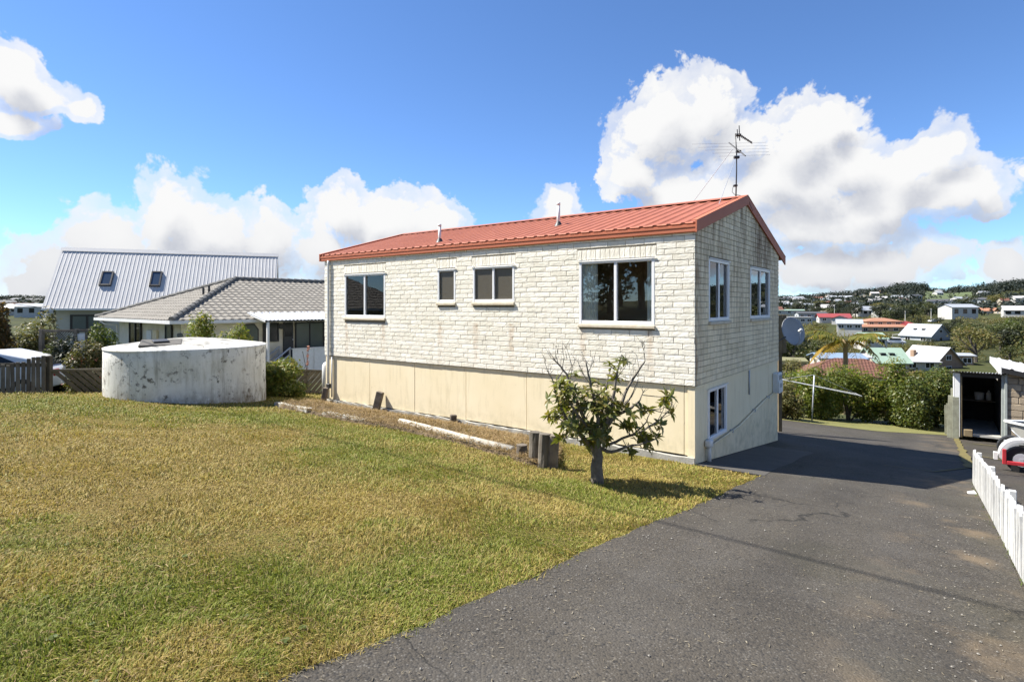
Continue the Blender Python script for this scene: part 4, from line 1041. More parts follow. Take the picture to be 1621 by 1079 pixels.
# ------------------------------------------------------------------ lawn blades
def lawn_grass(n, seed):
    r = np.random.default_rng(seed)
    rr = 2.0*np.exp(r.random(n)*math.log(19/2.0)); an = np.radians(-78 + 118*r.random(n)**.82)
    x, y = rr*np.sin(an), rr*np.cos(an); u = x*D2.x + y*D2.y; v = x*D1.x + y*D1.y
    edge = 2.41 - .033*u + .02*np.sin(u*1.7) + .012*np.sin(u*5.1) + .01*np.sin(u*13) - .015 + .03*r.normal(size=n)*(r.random(n) < .5)
    k = (v > np.where(u < 9.0, edge, 3.1 + .1*r.normal(size=n)))
    k &= ~((u > 8.98) & (v < 13.1)) & (u < 12.5) & (v < 17.2) & (u > -1.5)
    k &= (np.hypot(x-tcx, y-tcy) > TR + .0)
    # a triangle of grass runs out to the house corner
    x, y, rr, u, v = x[k], y[k], rr[k], u[k], v[k]; n = len(x)
    z = np.array([ground(a, b) for a, b in zip(x, y)])
    hN = np.array([mnoise.noise((a*1.3, b*1.3, 0)) + .6*mnoise.noise((a*4.5, b*4.5, 5)) for a, b in zip(x, y)])
    L = (.020 + .032*r.random(n))*(1 + .75*hN).clip(.35, 1.9)*(1 + rr*.012)
    W = (.0016 + .00085*rr)*(.7 + .6*r.random(n))
    lean = (.25 + 1.0*r.random(n))
    # mown swathes: blades lie in shared directions
    th = r.random(n)*2*np.pi*.75 + 5*np.array([mnoise.noise((a*.9, b*.9, 9)) for a, b in zip(x, y)])
    d = np.stack([np.cos(th), np.sin(th), np.zeros(n)], 1); s = np.stack([-np.sin(th), np.cos(th), .3*r.normal(size=n)], 1)
    P = np.stack([x, y, z - .004], 1)
    mid = P + d*(L*.35*np.sin(lean))[:, None] + np.array([0, 0, 1])*(L*.62*np.cos(lean*.8))[:, None]
    tip = P + d*(L*1.0*np.sin(lean*1.15))[:, None] + np.array([0, 0, 1])*(L*.95*np.cos(lean).clip(.12, 1))[:, None]
    w = W[:, None]
    V = np.stack([P - s*w*.5, P + s*w*.5, mid + s*w*.45, mid - s*w*.45, tip], 1).reshape(-1, 3); b = np.arange(n)*5
    return V, [np.stack([b, b+1, b+2, b+3], 1), np.stack([b+3, b+2, b+4], 1)]
V, F = lawn_grass(640000, 2); npmesh('grass', V, F, BLADE, None, False, 'stuff')['label'] = 'short dry mown grass with greener patches'
P = []
while len(P) < 9000:
    rr = 2.0*math.exp(RNG.random()*math.log(18/2.0)); a = rad(-52 + 92*RNG.random()); x, y = rr*math.sin(a), rr*math.cos(a); u, v = uv(x, y)
    if v > EDGE(u) and u < 8.9 and v < 16.5 and math.hypot(x-tcx, y-tcy) > TR: P.append((x, y, ground(x, y) + .012 + RNG.random()*.02))
V, F = straws(np.array(P), .04, .003, .2, 8); npmesh('grass_clippings', V, F, STRAW, None, False, 'stuff')['label'] = 'loose dry stalks lying on the lawn'
P = []
while len(P) < 2300:
    rr = 2.2*math.exp(RNG.random()*math.log(14/2.2)); a = rad(-30 + 78*RNG.random()); x, y = rr*math.sin(a), rr*math.cos(a); u, v = uv(x, y)
    if -.4 < v < EDGE(u) and u < 9.5: 
        if RNG.random() < .35 + .65*math.exp(-min(v+.4, EDGE(u)-v)*2.5): P.append((x, y, ground(x, y) + .017))
V, F = straws(np.array(P), .024, .0032, .03, 12); npmesh('straw_litter', V, F, leafmat('pale_litter', (.20, .17, .12), (.13, .11, .075), (.26, .23, .17), .1, .2, .7), None, False, 'stuff')['label'] = 'tiny dry stalks scattered on the asphalt drive'
# flat broad-leaved weeds and taller tussocks through the lawn
P = []; mbw = MB()
for k in range(110):
    rr = 2.4*math.exp(RNG.random()*math.log(14/2.4)); a = rad(-46 + 80*RNG.random()); x, y = rr*math.sin(a), rr*math.cos(a); u, v = uv(x, y)
    if not (EDGE(u) + .05 < v < 16 and u < 8.9): continue
    z = ground(x, y) + .02; n = RNG.randint(5, 8); L_ = RNG.uniform(.016, .036)
    for j in range(n):
        th = 6.283*j/n + RNG.uniform(-.3, .3); d = Vector((math.cos(th), math.sin(th), .25)); s_ = Vector((-math.sin(th), math.cos(th), 0))*L_*.28; q = Vector((x, y, z))
        mbw.add([q, q + d*L_*.55 + s_, q + d*L_*.55 - s_, q + d*L_ - Vector((0, 0, L_*.25))], [(0, 1, 2), (1, 3, 2)])
tag(mbw.build('lawn_weeds', L_LIM, None, False, 'stuff'), 'flat broad leaved weeds dotted through the lawn')
# small stones loose on the drive
mb = MB()
for k in range(420):
    u = RNG.uniform(-.5, 9); v = RNG.uniform(-.4, 2.1) if RNG.random() < .5 else RNG.choice((RNG.uniform(-.42, .1), RNG.uniform(1.9, 2.15))); p = fromuv(u, v); s = RNG.uniform(.004, .011)
    M = Matrix.Translation((p.x, p.y, ground(p.x, p.y) + .014 + s*.4)) @ Matrix.Rotation(RNG.uniform(0, 3), 4, 'Z')
    mb.add([M @ Vector(c) for c in ((s, 0, 0), (0, s*.8, 0), (-s, 0, 0), (0, -s*.8, 0), (0, 0, s*.7), (0, 0, -s*.6))], [(0,1,4), (1,2,4), (2,3,4), (3,0,4), (1,0,5), (2,1,5), (3,2,5), (0,3,5)])
mb.build('loose_gravel', plain('loose_stone', (.26, .245, .215), (.15, .14, .12), .9, 30), None, False, 'stuff')['label'] = 'small pale stones loose on the drive'
p = hit(1539, 783); mb = MB(); mb.add([(p.x-.06, p.y, p.z+.02), (p.x+.05, p.y-.02, p.z+.022), (p.x+.07, p.y+.05, p.z+.05), (p.x-.03, p.y+.06, p.z+.03)], [(0,1,2,3)])
tag(mb.build('paper_scrap', WPAINT, None), 'scrap of white paper lying beside the white picket fence', 'litter')

# ------------------------------------------------------------------ overhead cables (one throws the thin shadow across the lawn and drive)
def cable(name, a, b, sag, r, lab):
    mb = MB(); mb.tube([a.lerp(b, t) - Vector((0, 0, sag*4*t*(1-t))) for t in np.linspace(0, 1, 24)], r, 6); return tag(mb.build(name, BLACK, None, True), lab, 'cable')
c1, c2 = hit(448, 676), hit(1621, 973); lift = SUN*13.0
dd = (c2-c1); cable('power_cable', c1 - dd*.95 + lift, c2 + dd*1.2 + lift, 0, .02, 'overhead power cable above the lawn that throws a thin shadow line')
cable('power_cable', at(-120, 452, 60), at(75, 487, 62), .3, .03, 'thin dark power cable sloping to the A frame roof at the far side')

# ------------------------------------------------------------------ white picket fence along the drive
pk = thing('picket_fence', 'low white painted picket fence along the edge of the drive', 'fence', (7.45, 9.26, ground(7.45, 9.26)))
fa, fb = fromuv(11.9, -.42), fromuv(1.5, -.62); fl = (fb-fa).length; fd = (fb-fa)/fl; fn = Vector((-fd.y, fd.x, 0))
PS = .118; np_ = int(fl/PS)
for k in range(np_+1):
    p = fa + fd*(PS*k); z = ground(p.x, p.y); w = .043; h = .56 + RNG.uniform(-.018, .02)
    M = frame((p.x, p.y, z), fd, fn) @ Matrix.Rotation(RNG.uniform(-.025, .025), 4, 'Y') @ Matrix.Rotation(RNG.uniform(-.02, .02), 4, 'X')
    mb = MB(); poly = [(-w, .0), (w, .0), (w, h-.05), (w*.35, h), (-w*.35, h), (-w, h-.05)]
    vs = [M @ Vector((x, y, zz)) for y in (-.009, .009) for x, zz in poly]; n = 6
    mb.add(vs, [tuple(range(n)), tuple(range(2*n-1, n-1, -1))] + [(i, i+n, (i+1) % n+n, (i+1) % n) for i in range(n)]); mb.build('picket', PICKET, pk)
for hgt in (.14, .42):
    mb = MB(); a, b = fa, fb; off = fn*(.028)
    n = 20; V = []
    for k in range(n+1):
        p = a.lerp(b, k/n) + off; z = ground(p.x, p.y) + hgt
        for dz in (-.025, .025):
            for dy in (-.015, .015): q = p + fn*dy; V.append((q.x, q.y, z+dz))
    F = []
    for k in range(n): o = 4*k; F += [(o, o+1, o+5, o+4), (o+2, o+6, o+7, o+3), (o, o+4, o+6, o+2), (o+1, o+3, o+7, o+5)]
    mb.add(V, F); mb.build('rail', PICKET, pk)
for k in (0, 18, 36, 54, 72):
    p = fa + fd*(PS*k) + fn*.078; z = ground(p.x, p.y); M = frame((p.x, p.y, z), fd, fn); mb = MB(); mb.bbox(-.03, .03, -.03, .03, -.1, .52, .005, M); mb.build('post', PICKET, pk)
# weeds at its foot
P = []
for k in range(1500):
    t = RNG.random(); 
    if mnoise.noise((t*14, 2, 0)) < -.1 and RNG.random() < .8: continue
    p = fa.lerp(fb, t) + fn*RNG.gauss(.015, .03); P.append((p.x, p.y, ground(p.x, p.y)))
V, F = straws(np.array(P), .05, .005, 1.1, 21); npmesh('weeds', V, F, L_LIM, None, False, 'stuff')['label'] = 'thin weeds along the foot of the white picket fence'
# ------------------------------------------------------------------ neighbours on the left
def on_plane(F, y, px, py):
    Fi = F.inverted(); o = Fi @ Vector((0, 0, 0)); d = Fi.to_3x3() @ ray(px, py); t = (y - o.y)/d.y; return o + d*t
TILE = plain('grey_concrete_tile', (.245, .225, .19), (.165, .15, .125), .85, 2.5, .4, 40)
TILE_W = plain('hip_capping', (.17, .165, .15), (.11, .105, .095), .85, 5, .3)
WBRICK = plain('cream_house_wall', (.74, .69, .57), (.60, .56, .45), .85, 3, .4, 30)
WBOARD = plain('greenish_weatherboard', (.46, .46, .40), (.40, .40, .34), .7, 3)
ZINC = plain('silver_roof_steel', (.50, .49, .475), (.45, .44, .43), .7, 1.2)
DFRAME = plain('dark_window_frame', (.03, .028, .026), (.02, .02, .02), .4, 4)
POLY = plain('pale_awning_sheet', (.52, .545, .58), (.46, .48, .52), .4, 2)
def tiles(mb, O, ex, es, nn, Ls, lim, course=.33, wave=.30, amp=.022, step=.028):
    nc = int(Ls/course)+1
    for k in range(nc):
        s0, s1 = k*course, min(Ls, (k+1)*course + .02)
        a0, b0 = lim(s0); a1, b1 = lim(s1)
        n = max(2, int((b0-a0)/(wave/6)))
        V = []
        for (s, lift, a, b) in ((s0, step*.1, a0, b0), (s0, step, a0, b0), (s1, 0.004, a1, b1)):
            for i in range(n+1):
                x = a0 + (b0-a0)*i/n; xc = max(a, min(b, x)); w = amp*math.sin(2*math.pi*x/wave); w = w if w > -.5*amp else -.5*amp
                V.append(O + ex*xc + es*s + nn*(lift + w))
        mb.add(V, [(r*(n+1)+i, r*(n+1)+i+1, (r+1)*(n+1)+i+1, (r+1)*(n+1)+i) for r in (0, 1) for i in range(n)])
K = Vector((-12.54, 21.0, 0)); dA1 = Vector((-.76, .65, 0)); dA2 = Vector((.65, .76, 0))
FA = frame((K.x, K.y, 0), dA2, dA1); FAL = frame((K.x, K.y, 0), -dA1, dA2)
ze, za = -.52, 1.30; gA = ground(K.x, K.y) - .25
hA = thing('tiled_house', 'low white house with a grey tiled hip roof behind the water tank', 'house', (K.x, K.y, gA), math.atan2(dA2.y, dA2.x))
mb = MB(FA)
Wd, Ln, Ia = 9.7, 17.0, 4.4
def V3(x, y, z): return Vector((x, y, z))
es1 = V3(0, Wd/2, za-ze); L1 = es1.length; es1.normalize(); n1 = V3(0, -(za-ze), Wd/2).normalized()
tiles(mb, V3(0, 0, ze), V3(1, 0, 0), es1, n1, L1, lambda s: (Ia*s/L1, Ln))
es2 = V3(Ia, 0, za-ze); L2 = es2.length; es2.normalize(); n2 = V3(-(za-ze), 0, Ia).normalized()
tiles(mb, V3(0, 0, ze), V3(0, 1, 0), es2, n2, L2, lambda s: (Wd/2*s/L2, Wd - Wd/2*s/L2))
mb.add([(0, Wd, ze), (Ln, Wd, ze), (Ln, Wd/2, za), (Ia, Wd/2, za)], [(0, 1, 2, 3)])
rA = mb.build('roof', TILE, hA)
for a, b in ((V3(0, 0, ze+.02), V3(Ia, Wd/2, za+.03)), (V3(0, Wd, ze+.02), V3(Ia, Wd/2, za+.03)), (V3(Ia, Wd/2, za+.03), V3(Ln, Wd/2, za+.03))):
    n = int((b-a).length/.38)
    for k in range(n):
        p, q = a.lerp(b, k/n), a.lerp(b, (k+1.12)/n); mb = MB(FA); mb.tube([p + V3(0, 0, .018), q], [.115, .10], 8); mb.build('ridge_tile', TILE_W, rA)
mb = MB(FA); mb.box(-.02, Ln, -.09, .01, ze-.13, ze-.01); mb.box(-.09, -.021, -.09, Wd+.02, ze-.13, ze-.01); mb.build('gutter', WPAINT, hA)
mb = MB(FA); mb.box(.02, Ln, .02, Wd, ze-.14, ze-.125); mb.build('soffit', WPAINT, hA)
mb = MB(FA)
mb.box(.5, .62, .5, 8.0, gA-.2, ze-.14); mb.box(.621, Ln, .5, .62, gA-.2, ze-.141); mb.box(.621, Ln, 7.9, 8.02, gA-.2, ze-.141)
mb.build('wall', WBRICK, hA)
def wl(F, x0, x1, z0, z1, y=.44, gl=GLASS_D, mull=1, fm=DFRAME, fw=.045, name='window', par=None, sill=False): return window(F @ Matrix.Translation((0, y, 0)), x0, x1, z0, z1, par or hA, mull=mull, glass=gl, sill=sill, fm=fm, fw=fw, head=False, name=name)
wl(FAL, -6.35, -4.85, -1.68, -.70); wl(FAL, -1.95, -1.30, -1.75, -.72, mull=0, gl=BLINDGL)
mb = MB(FAL); mb.bbox(-3.95, -3.4, .38, .497, -1.65, -.98, .015); mx_ = mb.build('meter_box', PIPE_W, hA)
mb = MB(FAL); mb.bbox(-3.3, -2.85, .40, .497, -1.7, -.96, .015); mb.build('wall_cabinet', CREAM, hA)
mb = MB(FAL); mb.lathe([(0, 0)], 3); mb = MB(FAL); V = [(-.55 + .30*math.cos(a), .47, -1.10 + .09*math.sin(a)) for a in np.linspace(0, 2*math.pi, 14)[:-1]]
mb.add(V + [(x, .499, z) for x, y, z in V], [tuple(range(13))] + [(i, (i+1) % 13, 13+(i+1) % 13, 13+i) for i in range(13)]); mb.build('house_plate', DARKM, hA)
mb = MB(FAL); mb.tube([(-9.0, -.02, ze-.12), (-8.7, .1, ze-.30), (-8.05, .42, ze-.34), (-8.05, .44, gA)], .04, 8); mb.build('downpipe', WPAINT, hA, True)
# right hand face under the awning: cut-corner window, small window, door, long glazing
mb = MB(FA); P = [(2.75, -1.62), (2.75, -.95), (2.95, -.72), (3.3, -.72), (3.48, -.95), (3.48, -1.62)]
mb.prism(P, .455, .499); o = mb.build('cut_corner_window', DFRAME, hA); mb = MB(FA); c = V3(3.115, 0, -1.2); mb.prism([(c.x + (x-c.x)*.84, c.z + (z-c.z)*.9) for x, z in P], .45, .456); mb.build('pane', BLINDGL, o)
wl(FA, 3.66, 4.34, -1.50, -.70, mull=0)
mb = MB(FA); mb.bbox(4.55, 5.02, .44, .498, -2.25, -.66, .01); dr = mb.build('door', DARKM, hA); mb = MB(FA); mb.bbox(4.62, 4.95, .425, .439, -1.3, -.74, .004); mb.build('pane', GLASS_D, dr); mb = MB(FA); mb.tube([(4.98, .41, -1.45), (4.98, .43, -1.45)], .03, 8); mb.build('handle', GALV, dr)
wl(FA, 5.1, 7.9, -1.88, -.70, mull=3, gl=BLINDGL, fw=.06)
mb = MB(FA); mb.box(3.1, 10, -.95, -.86, -.62, -.555); mb.box(3.1, 10, .35, .49, -.66, -.60); awn_beam = mb.build('awning_beam', DFRAME, hA)
mb = MB(FA @ Matrix.Identity(4)); ribs = [];
V = []; n = 140
for i in range(n+1):
    x = 3.05 + 7*i/n; w = .02*math.sin(i*1.9)
    V += [(x, -.98, -.548+w), (x, .75, -.235+w)]
mb.add(V, [(2*i, 2*i+2, 2*i+3, 2*i+1) for i in range(n)]); mb.build('awning', POLY, hA, True)
mb = MB(FA); mb.add([(3.05, -.98, -.56), (3.05, .75, -.26), (3.05, .75, -.30), (3.05, -.98, -.63)], [(0, 1, 2, 3)]); mb.build('awning_end', WPAINT, hA)
for x in (3.2, 6.8): mb = MB(FA); mb.box(x-.045, x+.045, -.945, -.855, gA-.1, -.625); mb.build('awning_post', WPAINT if x < 4 else DFRAME, hA)
mb = MB(FA); mb.tube([(4.46, .40, -.86), (4.46, .47, -.86)], .12, 10); mb.build('wall_lamp', DARKM, hA)
# deck with white balustrade sheets and a flight of steps with rails
mb = MB(FA); mb.box(4.3, 10, -.72, .49, -2.33, -2.25); mb.build('deck', WOOD, hA)
for k, (a, b) in enumerate(((4.32, 5.28), (5.30, 6.26), (6.28, 7.3), (7.32, 8.4))): mb = MB(FA); mb.bbox(a, b, -.78, -.75, -2.72, -1.80, .005); mb.build('balustrade_panel', WPAINT, hA)
mb = MB(FA); mb.box(4.3, 9, -.80, -.71, -1.795, -1.745); mb.box(4.3, 9, -.80, -.74, -2.76, -2.722); mb.build('handrail', WPAINT, hA)
for yy in (-.62, .3):
    mb = MB(FA); mb.tube([(4.3, yy, -1.72), (3.1, yy-.35, -2.42)], .035, 6); mb.tube([(4.3, yy, -1.98), (3.1, yy-.35, -2.68)], .028, 6); mb.tube([(4.28, yy, -1.70), (4.28, yy, -2.9)], .035, 6); mb.tube([(3.1, yy-.35, -2.38), (3.1, yy-.35, -3.1)], .035, 6); mb.build('stair_rail', GALV, hA)
for k in range(4): mb = MB(FA); mb.box(4.0-.28*k, 4.29-.28*k, -.6-.08*k, .28, -2.46-.16*k, -2.42-.16*k); mb.build('step', WOOD, hA)
for px in (322, 331):
    pr = on_plane(FA, 3.6, px, 458); zt = pr.z
    mb = MB(FA); zz = ze + (za-ze)*pr.y/(Wd/2) if True else 0
    xx = min(pr.x, 3.0); zz = ze + (za-ze)*xx/Ia
    mb.tube([(xx, 3.6, zz-.1), (xx, 3.6, zz+.32)], .05, 8); mb.build('vent_pipe', DARKM, hA)

# A-frame house with the tall silver roof
RB = Vector((-27.6, 35.0, 0)); ex = Vector((.937, .349, 0)).normalized(); ey = Vector((-ex.y, ex.x, 0))
FB = frame((RB.x, RB.y, 0), ex, ey); LB, RUN, zrB, zeB = 12.25, 3.0, 3.57, -.13
gB = -2.75
hB = thing('steep_roofed_house', 'far house with a tall steep silver steel roof and two skylights', 'house', (RB.x, RB.y, gB), math.atan2(ex.y, ex.x))
mb = MB(FB); ribbed(mb, 0, LB, (-RUN, zeB), (0, zrB), .21, .022); ribbed(mb, 0, LB, (0, zrB), (RUN, zeB), .255, .04); rB = mb.build('roof', ZINC, hB)
mb = MB(FB); mb.add([(-.03, -.2, zrB-.17), (LB+.03, -.2, zrB-.17), (LB+.03, 0, zrB+.07), (-.03, 0, zrB+.07), (LB+.03, .2, zrB-.17), (-.03, .2, zrB-.17)], [(0, 1, 2, 3), (3, 2, 4, 5)]); mb.build('ridge_cap', ZINC, rB)
mb = MB(FB); mb.box(0, LB, -RUN-.1, -RUN, zeB-.09, zeB+.02); mb.build('gutter', WPAINT, hB)
mb = MB(FB)
for x in (.15, LB-.25): mb.add([(x, -2.6, zeB+.3), (x, 2.6, zeB+.3), (x, 0, zrB-.15), (x+.1, -2.6, zeB+.3), (x+.1, 2.6, zeB+.3), (x+.1, 0, zrB-.15)], [(0,1,2), (5,4,3), (0,2,5,3), (1,4,5,2)])
mb.build('gable', WBOARD, hB)
mb = MB(FB); mb.box(.5, LB-.3, -2.42, 2.42, gB, zeB+.36); mb.build('wall', WBOARD, hB)
for k in range(14): mb = MB(FB); z = gB + .18*k + .05; mb.add([(.49, -2.445, z), (LB-.31, -2.445, z), (LB-.31, -2.422, z+.178), (.49, -2.422, z+.178)], [(0, 1, 2, 3)]); mb.build('weatherboard', WBOARD, hB)
q1, q2 = on_plane(FB, -2.52, 111, 498), on_plane(FB, -2.52, 164, 523)
window(FB @ Matrix.Translation((0, -2.52, 0)), q1.x, q2.x, q2.z, q1.z, hB, mull=1, glass=BLINDGL, sill=False, fm=DFRAME, fw=.10, head=False)
sl = (zrB-zeB)/RUN
def slope_pt(px, py):
    Fi = FB.inverted(); o = Fi @ Vector((0, 0, 0)); d = Fi.to_3x3() @ ray(px, py); t = (zrB + sl*o.y - o.z)/(d.z - sl*d.y); return o + d*t
for (x0, x1, y0, y1) in ((157, 181, 431, 453), (236, 258, 431, 454)):
    a = slope_pt((x0+x1)/2-(x1-x0)*.4, (y0+y1)/2); b = slope_pt((x0+x1)/2+(x1-x0)*.4, (y0+y1)/2); t_ = slope_pt((x0+x1)/2, y0); l_ = slope_pt((x0+x1)/2, y1)
    S = frame((0, 0, 0), V3(1, 0, 0), V3(0, 1, 0)); nn = V3(0, -sl, 1).normalized(); up = V3(0, 1, sl).normalized(); c = (t_+l_)/2; hw = (b.x-a.x)/2; hh = (t_-l_).length/2
    M = Matrix.Identity(4)
    for i_, v_ in enumerate((V3(1, 0, 0), up, nn)):
        for r_ in range(3): M[r_][i_] = v_[r_]
    M.translation = c
    mb = MB(FB); f_ = .09
    mb.bbox(-hw, -hw+f_, -hh, hh, -.05, .12, .01, M); mb.bbox(hw-f_, hw, -hh, hh, -.05, .12, .01, M); mb.bbox(-hw+f_, hw-f_, hh-f_, hh, -.05, .12, .01, M); mb.bbox(-hw+f_, hw-f_, -hh, -hh+f_*1.3, -.05, .12, .01, M)
    sk = mb.build('skylight', DFRAME, hB); mb = MB(FB); mb.box(-hw+f_*.8, hw-f_*.8, -hh+f_*.8, hh-f_*.8, .06, .08, M); mb.build('pane', plain('skylight_glass', (.04, .06, .09), (.04, .055, .08), .08, 1, spec=.9), sk)

# third neighbour, up the slope out of frame on the left, whose tiled roof shows in the window reflection
mR = MB(); OR = Vector((-20.5, 10.5, 0)); exR = Vector((.25, 1, 0)).normalized(); eyR = Vector((-exR.y, exR.x, 0)); FR = frame(OR, -exR if False else exR, eyR)
hR = thing('tiled_bungalow', 'grey tiled bungalow up the slope, mirrored in the house window beside the downpipe', 'house', (OR.x, OR.y, ground(OR.x, OR.y)-.4), math.atan2(exR.y, exR.x))
mb = MB(FR); es = V3(0, 4, 1.9).normalized(); tiles(mb, V3(0, 0, -.1), V3(1, 0, 0), es, V3(0, -1.9, 4).normalized(), 4.43, lambda s: (.8*s, 9.5-.8*s), .33, .36); mb.add([(0, 8, -.1), (9.5, 8, -.1), (6, 4, 1.8), (3.5, 4, 1.8)], [(0, 1, 2, 3)]); mb.build('roof', TILE, hR)
mb = MB(FR); mb.box(.5, 9, .5, 7.5, ground(OR.x, OR.y)-.5, -.15); mb.build('wall', WBRICK, hR)
mb = MB(FR); mb.box(0, 9.5, -.08, .02, -.22, -.1); mb.build('gutter', WPAINT, hR)

# ------------------------------------------------------------------ fences at the left boundary
fa_, fb_ = Vector((-15.2, 13.42, 0)), Vector((-10.86, 13.28, 0)); L = (fb_-fa_).length; dF = (fb_-fa_)/L; nF = Vector((-dF.y, dF.x, 0))
wf2 = thing('paling_fence', 'short weathered grey paling fence at the lawn edge left of the tank', 'fence', (fb_.x, fb_.y, ground(fb_.x, fb_.y)))
for k in range(int(L/.122)):
    p = fb_ - dF*(.122*k + .05); z = ground(p.x, p.y); h = 1.0 + RNG.uniform(-.03, .03)
    M = frame((p.x, p.y, z), dF, nF) @ Matrix.Rotation(RNG.uniform(-.02, .02), 4, 'Y'); mb = MB(); mb.bbox(-.046, .046, -.01, .01, .03, h, .005, M); mb.build('paling', GWOOD, wf2)
for hgt in (.08, .74):
    mb = MB(); M = frame((fa_.x, fa_.y, ground(fa_.x, fa_.y)+hgt), (fb_-fa_+Vector((0, 0, ground(fb_.x, fb_.y)-ground(fa_.x, fa_.y)))).normalized(), nF); mb.box(0, L, .012, .05, -.045, .045, M); mb.build('rail', DWOOD, wf2)
for t in (0, .5, 1): p = fa_.lerp(fb_, t) + nF*.1; mb = MB(); mb.box(p.x-.05, p.x+.05, p.y-.05, p.y+.05, ground(p.x, p.y)-.1, ground(p.x, p.y)+.97); mb.build('post', DWOOD, wf2)
def diag_fence(a, b, h0, h1, lean, lab, bw=.10, gap=.028):
    L = (b-a).length; d = (b-a)/L; n_ = Vector((-d.y, d.x, 0)); t = thing('slanted_board_fence', lab, 'fence', (a.x, a.y, ground(a.x, a.y)), 0, 'dark slanted board fences')
    hh = lambda x: h0 + (h1-h0)*x/L
    gz = lambda x: ground(*(a + d*x).xy)
    k = 0; step = bw + gap
    x = -abs(lean)*1.0
    while x < L + 1.0:
        pts = []
        for zf in (0.0, 1.0):
            for e in (0, bw*1.25):
                xx = x + e + lean*(zf - .5)*.75; pts.append((xx, zf))
        if min(p[0] for p in pts) > -.02 and max(p[0] for p in pts) < L+.02:
            vs = []
            for yy in (0, .018):
                for (xx, zf) in (pts[0], pts[1], pts[3], pts[2]):
                    q = a + d*xx + n_*yy; vs.append((q.x, q.y, gz(xx) + .02 + zf*hh(xx)))
            mb = MB(); mb.add(vs, [(0,1,2,3), (7,6,5,4), (0,4,5,1), (1,5,6,2), (2,6,7,3), (3,7,4,0)]); mb.build('board', DWOOD, t)
        x += step*1.25
    for zf, th in ((1.0, .05), (.0, .05)):
        V = []
        for i in range(9):
            xx = L*i/8
            for dy in (-.03, .045):
                for dz in (0, th): q = a + d*xx + n_*dy; V.append((q.x, q.y, gz(xx) + .02 + zf*hh(xx) - .02 + dz))
        F = []
        for i in range(8): o = 4*i; F += [(o, o+4, o+5, o+1), (o+2, o+3, o+7, o+6), (o, o+2, o+6, o+4), (o+1, o+5, o+7, o+3)]
        mb = MB(); mb.add(V, F + [(0, 1, 3, 2), (32, 34, 35, 33)]); mb.build('rail', DWOOD, t)
    for i in range(int(L/1.6)+1):
        q = a + d*min(L, 1.6*i) + n_*.06; mb = MB(); mb.box(q.x-.05, q.x+.05, q.y-.05, q.y+.05, gz(1.6*i)-.15, gz(1.6*i)+h0+.02); mb.build('post', DWOOD, t)
f1, f2 = Vector((-10.84, 13.36, 0)), Vector((-8.9, 15.55, 0))
diag_fence(f1, f2, .60, .66, -.8, 'dark slanted board fence between the paling fence and the tank')
f3, f4 = Vector((-8.85, 15.6, 0)), Vector((-5.3, 18.4, 0))
diag_fence(f3, f4, .66, .70, .75, 'dark slanted board fence between the tank and the brick house')

# ------------------------------------------------------------------ trellis, car and planting beyond the fences
tp = at(104, 530, 18.5); gz_ = ground(tp.x, tp.y)
tre = thing('lattice_trellis', 'grey lattice trellis screen with a pale gate panel behind the fence', 'trellis', (tp.x, tp.y, gz_))
x0, x1, zt, zb = at(66, 523, 18.5).x, at(121, 523, 18.5).x, at(66, 523.5, 18.5).z, at(66, 552, 18.5).z
mb = MB(); mb.box(x0, at(139, 0, 18.5).x, 18.48, 18.55, zt-.04, zt+.04); mb.box(x0, x1, 18.5, 18.54, zb-.06, zb); mb.build('rail', GWOOD, tre)
for s in (1, -1):
    n = 14
    for k in range(-6, n+2):
        xa = x0 + (x1-x0)*k/n; h = zt-zb; pa = [xa, zb]; pb = [xa + h, zt] if s > 0 else [xa - h, zt]
        if s < 0: pa[0] += .3; pb[0] += .3
        if pa[0] < x0: t = (x0-pa[0])/((pb[0]-pa[0]) or 1); 
        lo_, hi_ = min(pa[0], pb[0]), max(pa[0], pb[0])
        if lo_ < x0 - .02 or hi_ > x1 + .02: continue
        mb = MB(); dd = Vector((pb[0]-pa[0], 0, pb[1]-pa[1])); mb.tube([(pa[0], 18.51+.012*s, pa[1]), (pb[0], 18.51+.012*s, pb[1])], .014, 4); mb.build('lattice_strip', GWOOD, tre)
for px in (66, 121, 139): c = at(px, 540, 18.5); mb = MB(); mb.box(c.x-.05, c.x+.05, 18.44, 18.56, gz_-.1, zt+.05); mb.build('post', GWOOD, tre)
c0, c1_ = at(123, 528, 18.5), at(137, 552, 18.5); mb = MB(); mb.bbox(c0.x, c1_.x, 18.47, 18.5, gz_+.1, c0.z, .01); mb.build('gate_panel', PIPE_W, tre)

